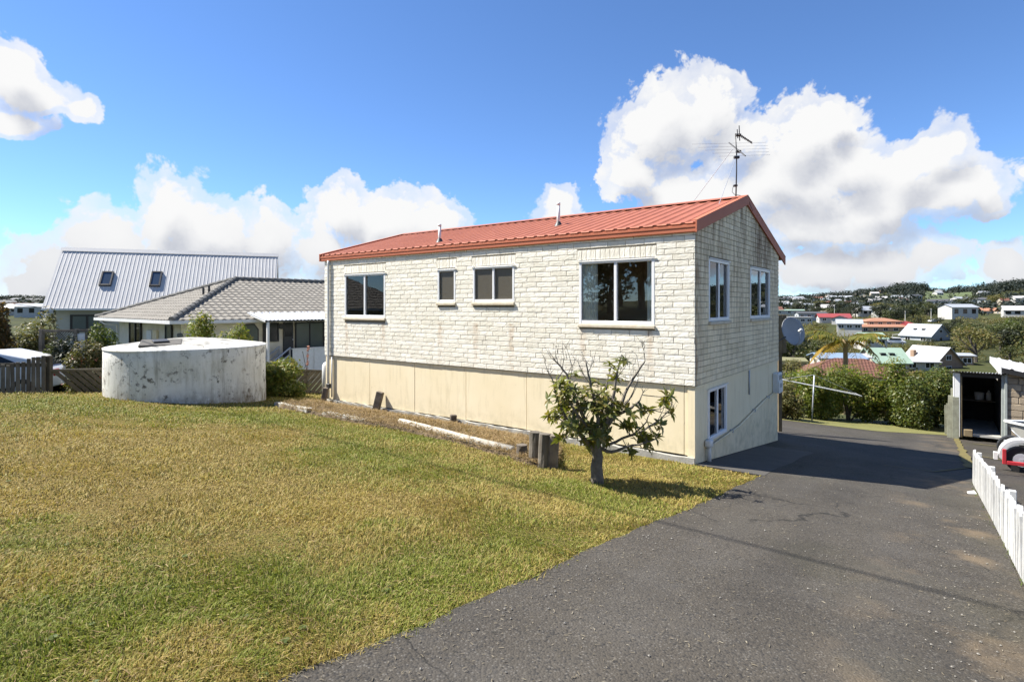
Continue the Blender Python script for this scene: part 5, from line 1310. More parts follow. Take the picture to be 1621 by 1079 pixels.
def make_car(name, label, loc, rz, paint, cat='car', group=None, van=False):
    t = thing(name, label, cat, loc, rz, group); F = Matrix.Translation(loc) @ Matrix.Rotation(rz, 4, 'Z')
    prof = [(-2.0,.35),(-2.05,.62),(-1.95,.88),(-1.25,.93),(-.55,1.38),(.55,1.42),(1.35,1.22),(1.85,.95),(2.02,.8),(2.0,.35)] if not van else [(-2.1,.35),(-2.15,.7),(-1.9,.95),(-1.45,1.05),(-.95,1.75),(1.0,1.85),(1.95,1.8),(2.1,1.0),(2.1,.35)]
    def wid(z): return .83 - max(0, z-.9)*.30
    V = []; n = len(prof)
    for s in (-1, 1):
        for x, z in prof: V.append((x, s*wid(z), z))
    for s in (-1, 1):
        for x, z in prof: V.append((x*.985, s*(wid(z)-.10), z+.02))
    Fc = [tuple(range(n)), tuple(range(2*n-1, n-1, -1))] + [(i, (i+1) % n, n+(i+1) % n, n+i) for i in range(n)]
    mb = MB(F); mb.add(V[:2*n], Fc); b = mb.build('body', paint, t)
    m_ = b.modifiers.new('bevel', 'BEVEL'); m_.width = .07; m_.segments = 3; b.data.polygons.foreach_set('use_smooth', [True]*len(b.data.polygons))
    def panel(pts, nm='window', mat=GLASS_D): mb = MB(F); mb.add(pts, [tuple(range(len(pts)))]); return mb.build(nm, mat, t)
    if not van:
        for s in (-1, 1): panel([(-1.0, s*(wid(1.0)+.012), 1.0), (-.5, s*(wid(1.33)+.012), 1.33), (.55, s*(wid(1.35)+.012), 1.35), (1.25, s*(wid(1.02)+.012), 1.02)])
        panel([(1.42, -.58, 1.20), (1.42, .58, 1.20), (1.83, .66, .99), (1.83, -.66, .99)], 'rear_window'); panel([(-1.2, -.68, .97), (-1.2, .68, .97), (-.6, .58, 1.36), (-.6, -.58, 1.36)], 'windscreen')
    else:
        for s in (-1, 1): panel([(-1.2, s*(wid(1.1)+.02), 1.15), (-.9, s*(wid(1.6)+.02), 1.62), (1.8, s*(wid(1.65)+.02), 1.65), (1.9, s*(wid(1.15)+.02), 1.15)])
        panel([(-1.46, -.68, 1.1), (-1.46, .68, 1.1), (-1.02, .56, 1.68), (-1.02, -.56, 1.68)], 'windscreen')
    for x in (-1.3, 1.3):
        for s in (-1, 1): mb = MB(F); mb.tube([(x, s*.66, .31), (x, s*.85, .31)], .31, 16); w = mb.build('wheel', BLACK, t); mb = MB(F); mb.tube([(x, s*.851, .31), (x, s*.862, .31)], .19, 12); mb.build('rim', GALV, w)
    for s in (-1, 1): mb = MB(F); mb.bbox(2.0, 2.06, s*.62-.14, s*.62+.14, .68, .88, .02); mb.build('tail_light', RED, t)
    return t
cp = at(72, 570, 16.4)
make_car('parked_car', 'white car with rounded rear window parked behind the paling fence', (cp.x-2.15, cp.y+.5, at(0, 556, 16.4).z - 1.42), rad(15), CARW)
rp = at(117, 570, 17.2); rd = thing('red_white_item', 'small red topped white marker among the dark shrubs behind the slanted fence', 'item', (rp.x, rp.y, rp.z-.5))  # red and white shape of unknown kind, built as a capped stand
mb = MB(); mb.tube([(rp.x, rp.y, rp.z-.6), (rp.x, rp.y, rp.z-.06)], .07, 10); mb.build('stand', WPAINT, rd); mb = MB(); mb.bbox(rp.x-.10, rp.x+.10, rp.y-.06, rp.y+.06, rp.z-.058, rp.z+.06, .02); mb.build('cap', RED, rd)

def ground_at(px, Y, dz=0): p = at(px, HY, Y); return (p.x, p.y, ground(p.x, p.y) + dz)
def bush_px(name, label, cat, px, ytop, Y, wpx, n, size, mat, seed, zb=None, group=None, clumps=14, depth=None, small=.42, extra=None, asp=.5):
    b = ground_at(px, Y); b = (b[0], b[1], b[2] if zb is None else zb)
    top = (HY - ytop)/FPX*Y; Rz = max(.2, (top - b[2])/2.05); Rx = wpx/2/FPX*Y*.92
    return bush(name, label, cat, b, (Rx, depth or Rx, Rz), n, size, mat, seed, group, clumps, small, extra, asp)
bush_px('shrub', 'small round yellow green shrub between the tank and the house', 'shrub', 444, 565, 16.0, 88, 7500, .08, L_YEL, 31, clumps=18)
bush_px('shrub', 'loose yellowish shrub with open branches directly behind the tank', 'shrub', 345, 492, 17.6, 108, 9000, .085, L_YEL, 32, clumps=22, small=.30)
bush_px('shrub', 'bright lime hedge bush by the white corner post of the tiled house', 'shrub', 165, 511, 18.8, 66, 10500, .08, L_LIM, 33, clumps=14)
bush_px('flowering_shrub', 'reddish flowering shrub hanging over the slanted fence left of the tank', 'shrub', 140, 536, 16.2, 66, 7000, .065, L_OLV, 34, clumps=16, extra=(120, .06, L_PINK))
bush_px('shrub', 'dark shaded shrub beside the trellis and the white car', 'shrub', 100, 529, 17.9, 46, 4500, .085, L_DRK, 35, clumps=12)
bush_px('shrub', 'broad olive bush in front of the weatherboard wall', 'shrub', 64, 487, 27, 84, 9000, .14, L_OLV, 36, clumps=18)
bush_px('tree', 'rusty brown leaved tree at the frame edge above the paling fence', 'tree', -4, 476, 20, 46, 6000, .11, L_RUST, 37, clumps=14)
bush_px('shrub', 'leafy green shrub squeezed between the white car and the trellis posts', 'shrub', 78, 531, 18.0, 30, 1500, .08, L_GRN, 41, clumps=10)
# strap leaved plant and its flower spike
sp_ = hit(484, 622); st_ = thing('flowering_plant', 'pale strap leaved plant with a tall pinkish flower spike by the house corner', 'plant', sp_)
mb = MB()
for k in range(34):
    a = RNG.uniform(0, 6.28); L_ = RNG.uniform(.35, .6); d = Vector((math.cos(a), math.sin(a), 0)); s = Vector((-d.y, d.x, 0))*.018; P = [sp_ + d*.03, sp_ + d*L_*.35 + Vector((0, 0, L_*.75)), sp_ + d*L_*.8 + Vector((0, 0, L_*.8))]
    mb.add([P[0]-s, P[0]+s, P[1]+s, P[1]-s, P[2]], [(0, 1, 2, 3), (3, 2, 4)])
mb.build('leaves', STRAP_L, st_)
tp2 = at(488, 548, sp_.y); mb = MB(); mb.tube([sp_, sp_.lerp(tp2, .5), tp2], [.012, .01, .006], 5); mb.tube([sp_.lerp(tp2, .45), at(479, 556, sp_.y)], .008, 5); sp2 = mb.build('flower_stalk', L_RUST, st_)
V, F = leaf_cloud([(sp_.lerp(tp2, t).x, sp_.y, sp_.lerp(tp2, t).z, .04, .04, .10) for t in (.5, .65, .8, .95)], 160, .05, 5); npmesh('flowers', V, [F], plain('salmon_flower', (.45, .20, .14), (.36, .17, .11), .7, 20), st_)
# rough heap of dry grass at the left foot of the tank
q = hit(145, 612); bush('dry_grass_tuft', 'low heap of dry grass at the left foot of the tank', 'grass tuft', (q.x, q.y, q.z-.1), (.45, .35, .18), 1200, .09, STRAW, 44, None, 8, asp=.12)
# ------------------------------------------------------------------ yard on the right: shed, stone garage, boat
sl_, sr_ = hit(1511, 686), hit(1593, 684)
sl_ = at(1513, 686, 18.4)
dS = Vector((.80, -.60, 0)).normalized(); WS = 1.19; nS = Vector((-dS.y, dS.x, 0))
FS = frame((sl_.x, sl_.y, 0), dS, nS); zS = sl_.z; hl, hr = at(1511, 589, 18.4).z, at(1592, 593, 17.7).z
grid = MB(); 
shed = thing('lean_to_shed', 'open dark lean-to shed with a corrugated roof against the stone garage', 'shed', (sl_.x, sl_.y, zS), math.atan2(dS.y, dS.x))
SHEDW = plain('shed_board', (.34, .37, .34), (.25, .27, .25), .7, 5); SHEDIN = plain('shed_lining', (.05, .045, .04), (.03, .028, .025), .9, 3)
DSH = 3.4
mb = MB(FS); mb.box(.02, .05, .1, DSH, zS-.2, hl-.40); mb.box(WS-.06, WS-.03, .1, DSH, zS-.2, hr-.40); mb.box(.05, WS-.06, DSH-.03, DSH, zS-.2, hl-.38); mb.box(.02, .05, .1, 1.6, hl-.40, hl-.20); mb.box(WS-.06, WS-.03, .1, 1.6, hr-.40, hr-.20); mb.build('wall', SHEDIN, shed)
mb = MB(FS); mb.bbox(-.02, .11, 0, .09, zS-.1, hl-.02, .008); mb.build('post', WPAINT, shed); mb = MB(FS); mb.bbox(.112, .16, .02, .09, zS-.1, hl-.03, .005); mb.build('post', BROWN_SCREEN, shed); mb = MB(FS); mb.bbox(WS-.07, WS+.04, 0, .09, zS-.1, hr-.02, .008); mb.build('post', SHEDW, shed)
mb = MB(FS); V = []; n = 84
for i in range(n+1):
    x = -.16 + (WS+.30)*i/n; z = hl + (hr-hl)*(x/WS) + .05 + .02*math.sin(x/.076*2*math.pi)
    V += [(x, -.16, z), (x, DSH+.1, z-.42)]
mb.add(V, [(2*i, 2*i+2, 2*i+3, 2*i+1) for i in range(n)]); mb.add([(x, y, z-.012) for x, y, z in V], [(2*i, 2*i+2, 2*i+3, 2*i+1) for i in range(n)]); mb.build('roof', GALV, shed, True)
mb = MB(FS); mb.bbox(-.06, -.025, .0, .9, zS+.95, hl-.02, .005); mb.build('side_board', PIPE_W, shed)
mb = MB(FS); mb.box(.12, WS-.08, .02, .07, hl-.13, hl-.04); mb.build('lintel', SHEDIN, shed)
mb = MB(FS); mb.box(.051, WS-.061, .1, DSH-.031, zS-.05, zS+.01); mb.build('floor', CONC, shed)
def stand(px, py, d): p = on_plane(FS, d, px, py); return p
wtub = stand(1550, 626, 2.6); mb = MB(FS); mb.lathe([(.0, -.13), (.12, -.13), (.14, .12), (.0, .12)], 14, (0, 0)); mb.v = [(x+wtub.x, y+2.6, z+wtub.z) for x, y, z in mb.v]
tag(mb.build('paint_pail', WPAINT, None), 'pale pail on the shelf at the back of the dark shed', 'pail')
mb = MB(FS); mb.lathe([(.0, -.16), (.07, -.16), (.07, .08), (.03, .14), (.03, .18), (0, .18)], 12, (0, 0)); mb.v = [(x+wtub.x+.26, y+2.62, z+wtub.z+.03) for x, y, z in mb.v]
tag(mb.build('plastic_bottle', PIPE_W, None), 'grey bottle standing beside the pale pail in the shed', 'bottle')
mb = MB(FS); mb.box(.06, WS-.07, 2.35, DSH-.04, wtub.z-.17, wtub.z-.135); mb.build('shelf', WOOD, shed)
for k, (xa, xb) in enumerate(((1.15, 1.38), (1.22, 1.5), (1.3, 1.56))):
    mb = MB(FS); mb.tube([(xa, 1.4+.1*k, zS+.02), (xb, 1.9, zS+1.0+.1*k)], .02, 5)
    tag(mb.build('leaning_pole', WOOD, None), ('shortest', 'middle', 'tallest')[k] + ' of three poles leaning inside the dark shed', 'pole', 'poles leaning in the shed')
mb = MB(FS); mb.bbox(.2, .42, -.2, -.02, zS-.02, zS+.19, .012); tag(mb.build('timber_block', BROWN_SCREEN, None), 'small brown timber block at the foot of the shed post', 'block')
# ragged palings left of the shed
pf = thing('ragged_paling_fence', 'row of uneven old grey green palings beside the shed post', 'fence', (sl_.x-.2, sl_.y-.2, zS))
OLDW = plain('lichened_timber', (.26, .27, .20), (.17, .165, .12), .9, 6, .4, 40, rv=.2)
for k, (px, ty, by) in enumerate(((1513, 628, 687), (1509.5, 626, 686), (1506.5, 614, 684), (1503.5, 634, 681), (1500.5, 638, 677), (1498, 641, 674))):
    Y = 18.3 + .35*k; a = at(px, by, Y); top = (HY-ty)/FPX*Y; mb = MB(); M = Matrix.Translation((a.x, a.y, 0)) @ Matrix.Rotation(-.75, 4, 'Z') @ Matrix.Rotation(RNG.uniform(-.02, .02), 4, 'Y')
    w = .045 if k == 2 else .085
    mb.bbox(-w, w, -.012, .012, ground(a.x, a.y)-.1, top, .006, M); mb.build('paling', OLDW, pf)
mb = MB(); a, b = at(1513, 668, 18.34), at(1498, 662, 20.1); mb.tube([a + Vector((.05, .05, 0)), b + Vector((.05, .05, 0))], .035, 4); mb.build('rail', OLDW, pf)
# stone block garage
gx0 = WS + .06; gz0, gz1 = zS-.3, at(1597, 590, 17.8).z
STONE = plain('tan_stone_block', (.36, .29, .20), (.25, .20, .14), .9, 5, .6, 30, rv=.16)
gar = thing('stone_garage', 'tan stone block garage with a silver roof at the edge of the yard', 'garage', tuple(FS @ Vector((gx0, 0, zS))), math.atan2(dS.y, dS.x))
mb = MB(FS); mb.box(gx0+.02, gx0+6, .03, 4.5, gz0, gz1-.02); mb.build('wall', MORTAR, gar)
r = random.Random(4); z = zS - .1
while z < gz1-.02:
    h = min(.20, gz1-z); x = gx0 - r.uniform(0, .2)
    while x < gx0+3.2:
        w = r.choice((.3, .4, .4, .5)); xa, xb = max(gx0, x), min(gx0+3.2, x+w)
        if xb-xa > .06: mb = MB(FS); mb.bbox(xa+.006, xb-.006, -.012-r.uniform(0, .012), .028, z+.006, z+h-.006, .012); mb.build('stone_block', STONE, gar)
        x += w
    z += .20
mb = MB(FS); mb.bbox(gx0-.06, gx0+.01, -.06, .12, zS-.1, gz1+.05, .008); mb.build('corner_board', SHEDW, gar)
FG = FS @ Matrix.Translation((gx0, 0, gz1))
mb = MB(FG)
prof = []; x = -.12
while x < 4.2:
    for dx, dz in ((0, 0), (.17, 0), (.2, .03), (.25, .03), (.28, 0)): prof.append((x+dx, dz))
    x += .30
V = [(x, y, .16 - .22*x + dz) for y in (-.22, 2.0, 4.5) for x, dz in prof]; n = len(prof); mb.add(V, [(k*n+i, k*n+i+1, (k+1)*n+i+1, (k+1)*n+i) for k in range(2) for i in range(n-1)]); mb.build('roof', ZINC, gar)
mb = MB(FG); mb.add([(-.14, -.24, .19), (4.2, -.24, -.77), (4.2, -.24, -.90), (-.14, -.24, .04), (-.14, -.21, .19), (4.2, -.21, -.77), (4.2, -.21, -.90), (-.14, -.21, .04)], [(0,1,2,3), (7,6,5,4), (0,4,5,1), (2,6,7,3), (0,3,7,4)]); mb.build('barge_board', DFRAME, gar)
mb = MB(FG); mb.box(-.17, -.141, -.24, 4.5, -.02, .20); mb.build('fascia', PIPE_W, gar)

# boat on its trailer, bow towards the shed
bw = at(1591, 667, 11.9); zbt = ground(bw.x, bw.y); FBT = frame((bw.x, bw.y, 0), Vector((.82, -.57, 0)).normalized(), Vector((.57, .82, 0)).normalized())
bo = thing('dinghy', 'white fibreglass dinghy with a blue cover resting on a trailer', 'boat', (bw.x+1.2, bw.y-.8, zbt+.4))
xs = [0, .06, .2, .45, .8, 1.3, 2.0, 2.8, 3.4]; V = []; nsec = 11
for i, x in enumerate(xs):
    t = x/3.4; wdt = .66*(1 - (1-min(1, x/1.5))**2.2)*(1 - .08*t) + .012; zg = bw.z - .10*t**.7; kd = .52*min(1, (.5 + (x/.4)**.8)/1.3)
    for j in range(nsec):
        a = -1 + 2*j/(nsec-1); prof_ = 1 - abs(a)**2.6
        V.append((x + .0 + (.14*prof_*(1-min(1, x/.6))), wdt*math.copysign(abs(a)**.75, a)*(1-.18*prof_), zg - kd*prof_))
F = [(i*nsec+j, i*nsec+j+1, (i+1)*nsec+j+1, (i+1)*nsec+j) for i in range(len(xs)-1) for j in range(nsec-1)] + [tuple((len(xs)-1)*nsec+j for j in range(nsec))]
mb = MB(FBT); mb.add(V, F); mb.build('hull', BOATW, bo, True)
mb = MB(FBT)
for s_ in (0, nsec-1): mb.tube([Vector(V[i*nsec+s_]) + Vector((0, 0, .01)) for i in range(len(xs))], .032, 8)
mb.build('gunwale', PIPE_W, bo, True)
mb = MB(FBT)
for s_ in (2, nsec-3): mb.tube([Vector(V[i*nsec+s_]) + Vector((0, -.006 if s_ == 2 else .006, 0)) for i in range(len(xs))], .012, 6)
mb.build('rub_strip', GALV, bo, True)
mb = MB(FBT); V2 = []
for x in (.34, .6, .9, 1.4, 2.2, 3.0):
    w_ = .62*(1 - (1-min(1, x/1.5))**2.2)
    for j in range(7): a = -1 + j/3; V2.append((x, a*w_, bw.z - .10*(x/3.4)**.7 + .012 + (1-a*a)*(.06 + .30*sstep(.3, 1.1, x))))
mb.add(V2, [(i*7+j, i*7+j+1, (i+1)*7+j+1, (i+1)*7+j) for i in range(5) for j in range(6)]); mb.build('cover', NAVY, bo, True)
tr = thing('boat_trailer', 'boat trailer with silver mudguard and red light frame under the dinghy', 'trailer', (bw.x+.5, bw.y-.5, zbt))
wc = at(1616, 718, 11.2); FT = frame((wc.x, wc.y, 0), Vector((.82, -.57, 0)).normalized(), Vector((.57, .82, 0)).normalized())
zt0 = ground(wc.x, wc.y); n = 14; V = []
ztop = at(0, 694, 11.2).z; hg = ztop - zt0
for i in range(n+1):
    a = math.pi*(1.02 - 1.04*i/n)
    for dy in (-.13, .13): V.append((.34*math.cos(a), dy, zt0 + hg*.45 + hg*.55*max(-.2, math.sin(a))))
mb = MB(FT); q_ = [(2*i, 2*i+1, 2*i+3, 2*i+2) for i in range(n)]; mb.add(V, q_); mb.add([(x*.97, y, z-.014) for x, y, z in V], q_)
side = [v for v in V if v[1] < 0]; mb.add(side + [(x*.82, y, z-.05) for x, y, z in side], [(i, i+1, len(side)+i+1, len(side)+i) for i in range(len(side)-1)]); mb.build('mudguard', plain('dull_aluminium', (.60, .60, .59), (.48, .48, .47), .4, 6), tr, True)
for yy in (0, 1.15):
    mb = MB(FT); mb.tube([(0, yy-.08, zt0+.25), (0, yy+.08, zt0+.25)], .25, 20); w = mb.build('wheel', BLACK, tr); mb = MB(FT); mb.tube([(0, yy-.09, zt0+.25), (0, yy-.081, zt0+.25)], .13, 16); mb.build('rim', GALV, w)
zl0, zl1 = at(0, 738, 11.0).z, at(0, 714, 11.0).z
for (xa, xb, za_, zb_) in ((-.30, -.24, zl0, zl1), (-.239, .50, zl0, zl0+.07), (.501, .56, zl0, zl1)): mb = MB(FT); mb.bbox(xa, xb, -.25, -.19, za_, zb_, .008); mb.build('light_frame', RED, tr)
mb = MB(FT); mb.bbox(.05, .25, -.262, -.20, zl0+.09, zl0+.19, .01); mb.build('lamp', plain('amber_lamp', (.5, .22, .04), (.42, .18, .03), .3, 5), tr)
for yy in (.14, .98): mb = MB(FT); mb.box(-.15, 2.8, yy-.03, yy+.03, zt0+.36, zt0+.43); mb.build('chassis_rail', GALV, tr)
mb = MB(FT); mb.box(-.03, .03, -.1, 1.25, zt0+.22, zt0+.28); mb.build('axle', GALV, tr)
mb = MB(FT); mb.box(-.42, -.36, -.12, -.02, zt0+.22, zt0+.36); mb.build('step_plate', PIPE_W, tr)

# clothes line
cb = hit(1285, 667); cl = thing('clothes_line', 'white folding clothes line frame on a single post by the hedge', 'clothes line', cb); Yc = cb.y
def C(px, py, dy=0): return at(px, py, Yc+dy)
mb = MB(); mb.tube([cb - Vector((0, 0, .1)), C(1289, 594)], .024, 8); mb.build('post', GALV, cl, True)
for a, b in (((1230, 599, -.6), (1365, 627, -.6)), ((1240, 600, .8), (1289, 593, .3)), ((1289, 593, .3), (1354, 622, .5)), ((1354, 622, .5), (1365, 627, -.6)), ((1230, 599, -.6), (1240, 600, .8))): mb = MB(); mb.tube([C(*a), C(*b)], .007, 6); mb.build('bar', GALV, cl)
mb = MB()
for k in range(1, 6): t = k/6; mb.tube([C(1240, 600, .8).lerp(C(1354, 622, .5), 0).lerp(C(1230, 599, -.6), t), C(1354, 622, .5).lerp(C(1365, 627, -.6), t)], .004, 4)
mb.build('line', PIPE_W, cl)

# hedge bushes across the back of the yard
for i, (px, yt, Y, w, n, s, mat, lab) in enumerate((
    (1240, 596, 22.0, 44, 5500, .095, L_OLV, 'rusty green hedge bush against the brick house corner'),
    (1284, 577, 23.6, 86, 11000, .095, L_HEDGE, 'broad yellow green hedge bush behind the clothes line post'),
    (1345, 572, 23.8, 92, 11000, .095, L_HEDGE, 'yellow green hedge bush between the clothes line and the tallest bush'),
    (1412, 562, 23.0, 104, 14000, .098, L_HEDGE, 'tallest bright hedge bush in the middle of the back hedge'),
    (1440, 590, 22.0, 66, 7500, .09, L_HEDGE2, 'darker green bush low in front of the tallest hedge bush'),
    (1482, 576, 22.6, 78, 10000, .095, L_HEDGE2, 'dark green hedge bush next to the ragged palings'))):
    bush_px('hedge_bush', lab, 'bush', px, yt, Y, w, n, s, mat, 60+i, None, 'bushes forming the back hedge', clumps=26, depth=1.15, small=.40)
# dead shrub in front
ds = hit(1412, 672); dsh = thing('dead_shrub', 'bare brown dead shrub in front of the back hedge', 'shrub', ds); mb = MB(); r = random.Random(9)
def twigs(mb, p, d, L, rr, dep):
    e = p + d*L; mb.tube([p, p.lerp(e, .5) + Vector((r.uniform(-1, 1), r.uniform(-1, 1), r.uniform(-1, 1)))*L*.08, e], [rr, rr*.8, rr*.6], 4, False)
    if dep:
        for k in range(3): twigs(mb, e, (d + Vector((r.uniform(-.9, .9), r.uniform(-.9, .9), r.uniform(-.4, .6)))).normalized(), L*.68, rr*.6, dep-1)
for k in range(6): twigs(mb, ds, Vector((r.uniform(-.9, .9), r.uniform(-.5, .5), 1)).normalized(), .33, .016, 3)
mb.build('twigs', BARK, dsh)

# ------------------------------------------------------------------ the valley: palm, houses, trees, poles, woods
pc = at(1338, 541, 33.0); pg = ground(pc.x, pc.y)
pal = thing('palm_tree', 'feathery palm with drooping yellow fronds beyond the back hedge', 'palm', (pc.x, pc.y, pg))
mb = MB(); mb.tube([(pc.x+.1, pc.y, pg-.2), (pc.x+.05, pc.y, (pg+pc.z)/2), (pc.x, pc.y, pc.z-.2), (pc.x, pc.y, pc.z+.15)], [.17, .13, .12, .16], 10, True, .04); mb.build('trunk', plain('palm_trunk', (.30, .22, .12), (.20, .15, .09), .9, 6, .4), pal, True)
def frond(mb, base, az, L, lift, droop, r):
    d = Vector((math.cos(az), math.sin(az), 0)); n = 16; spine = []
    for i in range(n+1): t = i/n; spine.append(base + d*(L*t*(1-.12*t)) + Vector((0, 0, lift*t - droop*t*t)))
    mb.tube(spine, [.022*(1-.8*i/n) for i in range(n+1)], 4, False)
    s = Vector((-d.y, d.x, 0))
    for i in range(2, n+1):
        for sg in (-1, 1):
            for q in (0, .5):
                p = spine[i].lerp(spine[max(0, i-1)], q); ll = .62*math.sin(math.pi*min(.97, .12+.85*i/n))*r.uniform(.8, 1.1); e = p + s*sg*ll*.72 + d*ll*.35 - Vector((0, 0, ll*r.uniform(.25, .75))); m_ = p.lerp(e, .5) + Vector((0, 0, .04)); w = d*.042
                mb.add([p-w, p+w, m_+w, m_-w, e], [(0, 1, 2, 3), (3, 2, 4)])
r = random.Random(5)
for k in range(16):
    mb = MB(); az = k*2.4 + r.uniform(-.2, .2); old = k % 3 == 0
    frond(mb, pc, az, r.uniform(2.1, 2.6), r.uniform(.2, .7) if old else r.uniform(1.2, 2.1), r.uniform(1.4, 2.1), r); mb.build('frond', L_PALMD if old else L_PALM, pal)

WALLS = [plain('wall_cream', (.42, .37, .29), (.35, .31, .24), .8, 1, local=True), plain('wall_white', (.48, .47, .44), (.40, .39, .36), .8, 1, local=True), plain('wall_tan_brick', (.34, .23, .15), (.27, .18, .12), .85, 2, local=True), plain('wall_grey', (.38, .40, .41), (.32, .34, .35), .8, 1, local=True), plain('wall_peach', (.50, .34, .22), (.44, .29, .18), .8, 1, local=True)]
ROOFS = {'red': plain('red_iron_roof', (.28, .055, .05), (.24, .05, .045), .5, 1, local=True), 'orange': plain('orange_tile_roof', (.34, .17, .10), (.28, .135, .08), .7, 2, local=True), 'dred': plain('dark_red_roof', (.26, .04, .035), (.21, .035, .03), .5, 1, local=True),
 'grey': plain('grey_iron_roof', (.34, .36, .38), (.29, .31, .33), .5, 1, local=True), 'white': plain('white_iron_roof', (.42, .41, .395), (.35, .34, .33), .5, 1, local=True), 'green': plain('pale_green_roof', (.27, .36, .28), (.23, .31, .24), .5, 1, local=True),
 'blue': plain('blue_grey_roof', (.20, .27, .36), (.17, .23, .31), .5, 1, local=True), 'brown': plain('red_brown_tile', (.155, .065, .042), (.11, .05, .035), .8, 2, local=True), 'dark': plain('charcoal_roof', (.07, .072, .075), (.06, .06, .062), .6, 1, local=True)}
def dwelling(label, loc, rz, w, d, h, pitch, roof, wall, kind='gable', group=None, wins=2, chimney=False, eave=.45, name='valley_house', skyl=False, veranda=False, tile=False):
    t = thing(name, label, 'house', loc, rz, group); F = Matrix.Translation(loc) @ Matrix.Rotation(rz, 4, 'Z'); rise = d/2*pitch
    mb = MB(F); mb.box(-w/2, w/2, -d/2, d/2, -2.2, h)
    if kind == 'gable':
        for x in (-w/2, w/2): mb.add([(x, -d/2, h), (x, d/2, h), (x, 0, h+rise)], [(0, 1, 2)])
    mb.build('wall', wall, t)
    e = eave; mb = MB(F)
    if kind == 'flat': mb.box(-w/2-e, w/2+e, -d/2-e, d/2+e, h, h+.25)
    else:
        inset = 0 if kind == 'gable' else d/2; th = .16; n = 2 if kind == 'gable' else 1
        X0, X1 = -w/2-e, w/2+e; zz = h - e*pitch + .06; zt = h + rise + .06; rx0, rx1 = X0 + (inset+e if inset else 0), X1 - (inset+e if inset else 0)
        a = [(X0, -d/2-e, zz), (X1, -d/2-e, zz), (X1, d/2+e, zz), (X0, d/2+e, zz), (rx0, 0, zt), (rx1, 0, zt)]
        if tile:
            es = V3(0, d/2+e, zt-zz); Ls = es.length; es.normalize(); tiles(mb, V3(X0, -d/2-e, zz), V3(1, 0, 0), es, V3(0, -(zt-zz), d/2+e).normalized(), Ls, lambda s: ((rx0-X0)*s/Ls, (X1-X0) - (X1-rx1)*s/Ls), .36, .32, .03, .05)
            mb.add(a, [(2, 3, 4, 5), (1, 2, 5), (3, 0, 4)])
        else: mb.add(a, [(0, 1, 5, 4), (2, 3, 4, 5)] + ([(1, 2, 5), (3, 0, 4)] if inset else []))
        b = [(x, y, z-th) for x, y, z in a[:4]]
        mb.add([*a[:4], *b], [(0, 1, 5, 4), (1, 2, 6, 5), (2, 3, 7, 6), (3, 0, 4, 7)] if inset else [(0, 1, 5, 4), (2, 3, 7, 6)])
        if not inset: mb.add([a[0], a[4], a[3], (X0, d/2+e, zz-th), (X0, 0, zt-th), (X0, -d/2-e, zz-th), a[1], a[5], a[2], (X1, d/2+e, zz-th), (X1, 0, zt-th), (X1, -d/2-e, zz-th)], [(0, 1, 4, 5), (1, 2, 3, 4), (6, 7, 10, 11), (7, 8, 9, 10)])
    rf = mb.build('roof', roof, t)
    if chimney: mb = MB(F); mb.bbox(-w*.28-.4, -w*.28+.4, -d*.3-.35, -d*.3+.35, h-.5, h+rise*.75, .03); mb.build('chimney', WALLS[2], rf)
    def win(px_, pz, ww, hh, side):
        if side == 0: mk = lambda a0, a1, b0, b1, o0, o1: (a0, a1, -d/2-o1, -d/2-o0, b0, b1)
        else: mk = lambda a0, a1, b0, b1, o0, o1: ((w/2+o0, w/2+o1, a0, a1, b0, b1) if side == 1 else (-w/2-o1, -w/2-o0, a0, a1, b0, b1))
        mb = MB(F); mb.box(*mk(px_-ww/2, px_+ww/2, pz-hh/2, pz+hh/2, .005, .05)); f = mb.build('window', WPAINT, t)
        for s in (-1, 1): mb = MB(F); mb.box(*mk(px_ + s*ww*.23 - ww*.2, px_ + s*ww*.23 + ww*.2, pz-hh*.4, pz+hh*.4, .051, .058)); mb.build('pane', GLASS_D, f)
    st = max(1, round(h/2.6))
    for fl in range(st):
        zc = h/st*(fl+.58)
        for k in range(wins): win(-w/2 + w*(k+.5)/wins, zc, 1.6, 1.15, 0)
        for s in (1, 2): win(0, zc, 1.4, 1.1, s)
    if kind == 'gable' and pitch > .6:
        for s in (1, 2): win(0, h+rise*.38, 1.3, 1.0, s)
    if skyl:
        for xx in (-w*.15, w*.12):
            mb = MB(F); z_ = h + rise*.5; mb.box(xx-.4, xx+.4, -d/4-.35, -d/4+.35, z_-.2, z_+.32); mb.build('skylight', DFRAME, rf)
    if veranda:
        mb = MB(F); mb.add([(-w/2-2.6, -d/2, h-.15), (-w/2+.1, -d/2, h+.15), (-w/2+.1, d/2-.5, h+.15), (-w/2-2.6, d/2-.5, h-.15), (-w/2-2.6, -d/2, h-.30), (-w/2+.1, -d/2, h+.0), (-w/2+.1, d/2-.5, h+.0), (-w/2-2.6, d/2-.5, h-.30)], [(0, 1, 2, 3), (0, 4, 5, 1), (0, 3, 7, 4), (7, 6, 5, 4)]); mb.build('veranda_roof', ROOFS['white'], t)
        for y in (-d/2+.1, 0, d/2-.7): mb = MB(F); mb.box(-w/2-2.5, -w/2-2.38, y, y+.12, -2, h-.25); mb.build('veranda_post', WPAINT, t)
    return t
LANDMARKS = []
def dw(px, ytop, Y, lab, rz, w, d, h, pitch, *a, **k):
    kind = k.get('kind', 'gable'); p = at(px, ytop, Y); rise = .25 if kind == 'flat' else d/2*pitch
    t = dwelling(lab, (p.x, p.y, p.z - h - rise - .06), rz, w, d, h, pitch, *a, **k); LANDMARKS.append((px, Y, ytop, lab)); return t
dw(1345, 567, 66, 'red brown tiled roof low behind the palm trunk', -.42, 10, 7, 2.2, .42, ROOFS['brown'], WALLS[2], kind='hip', tile=True)
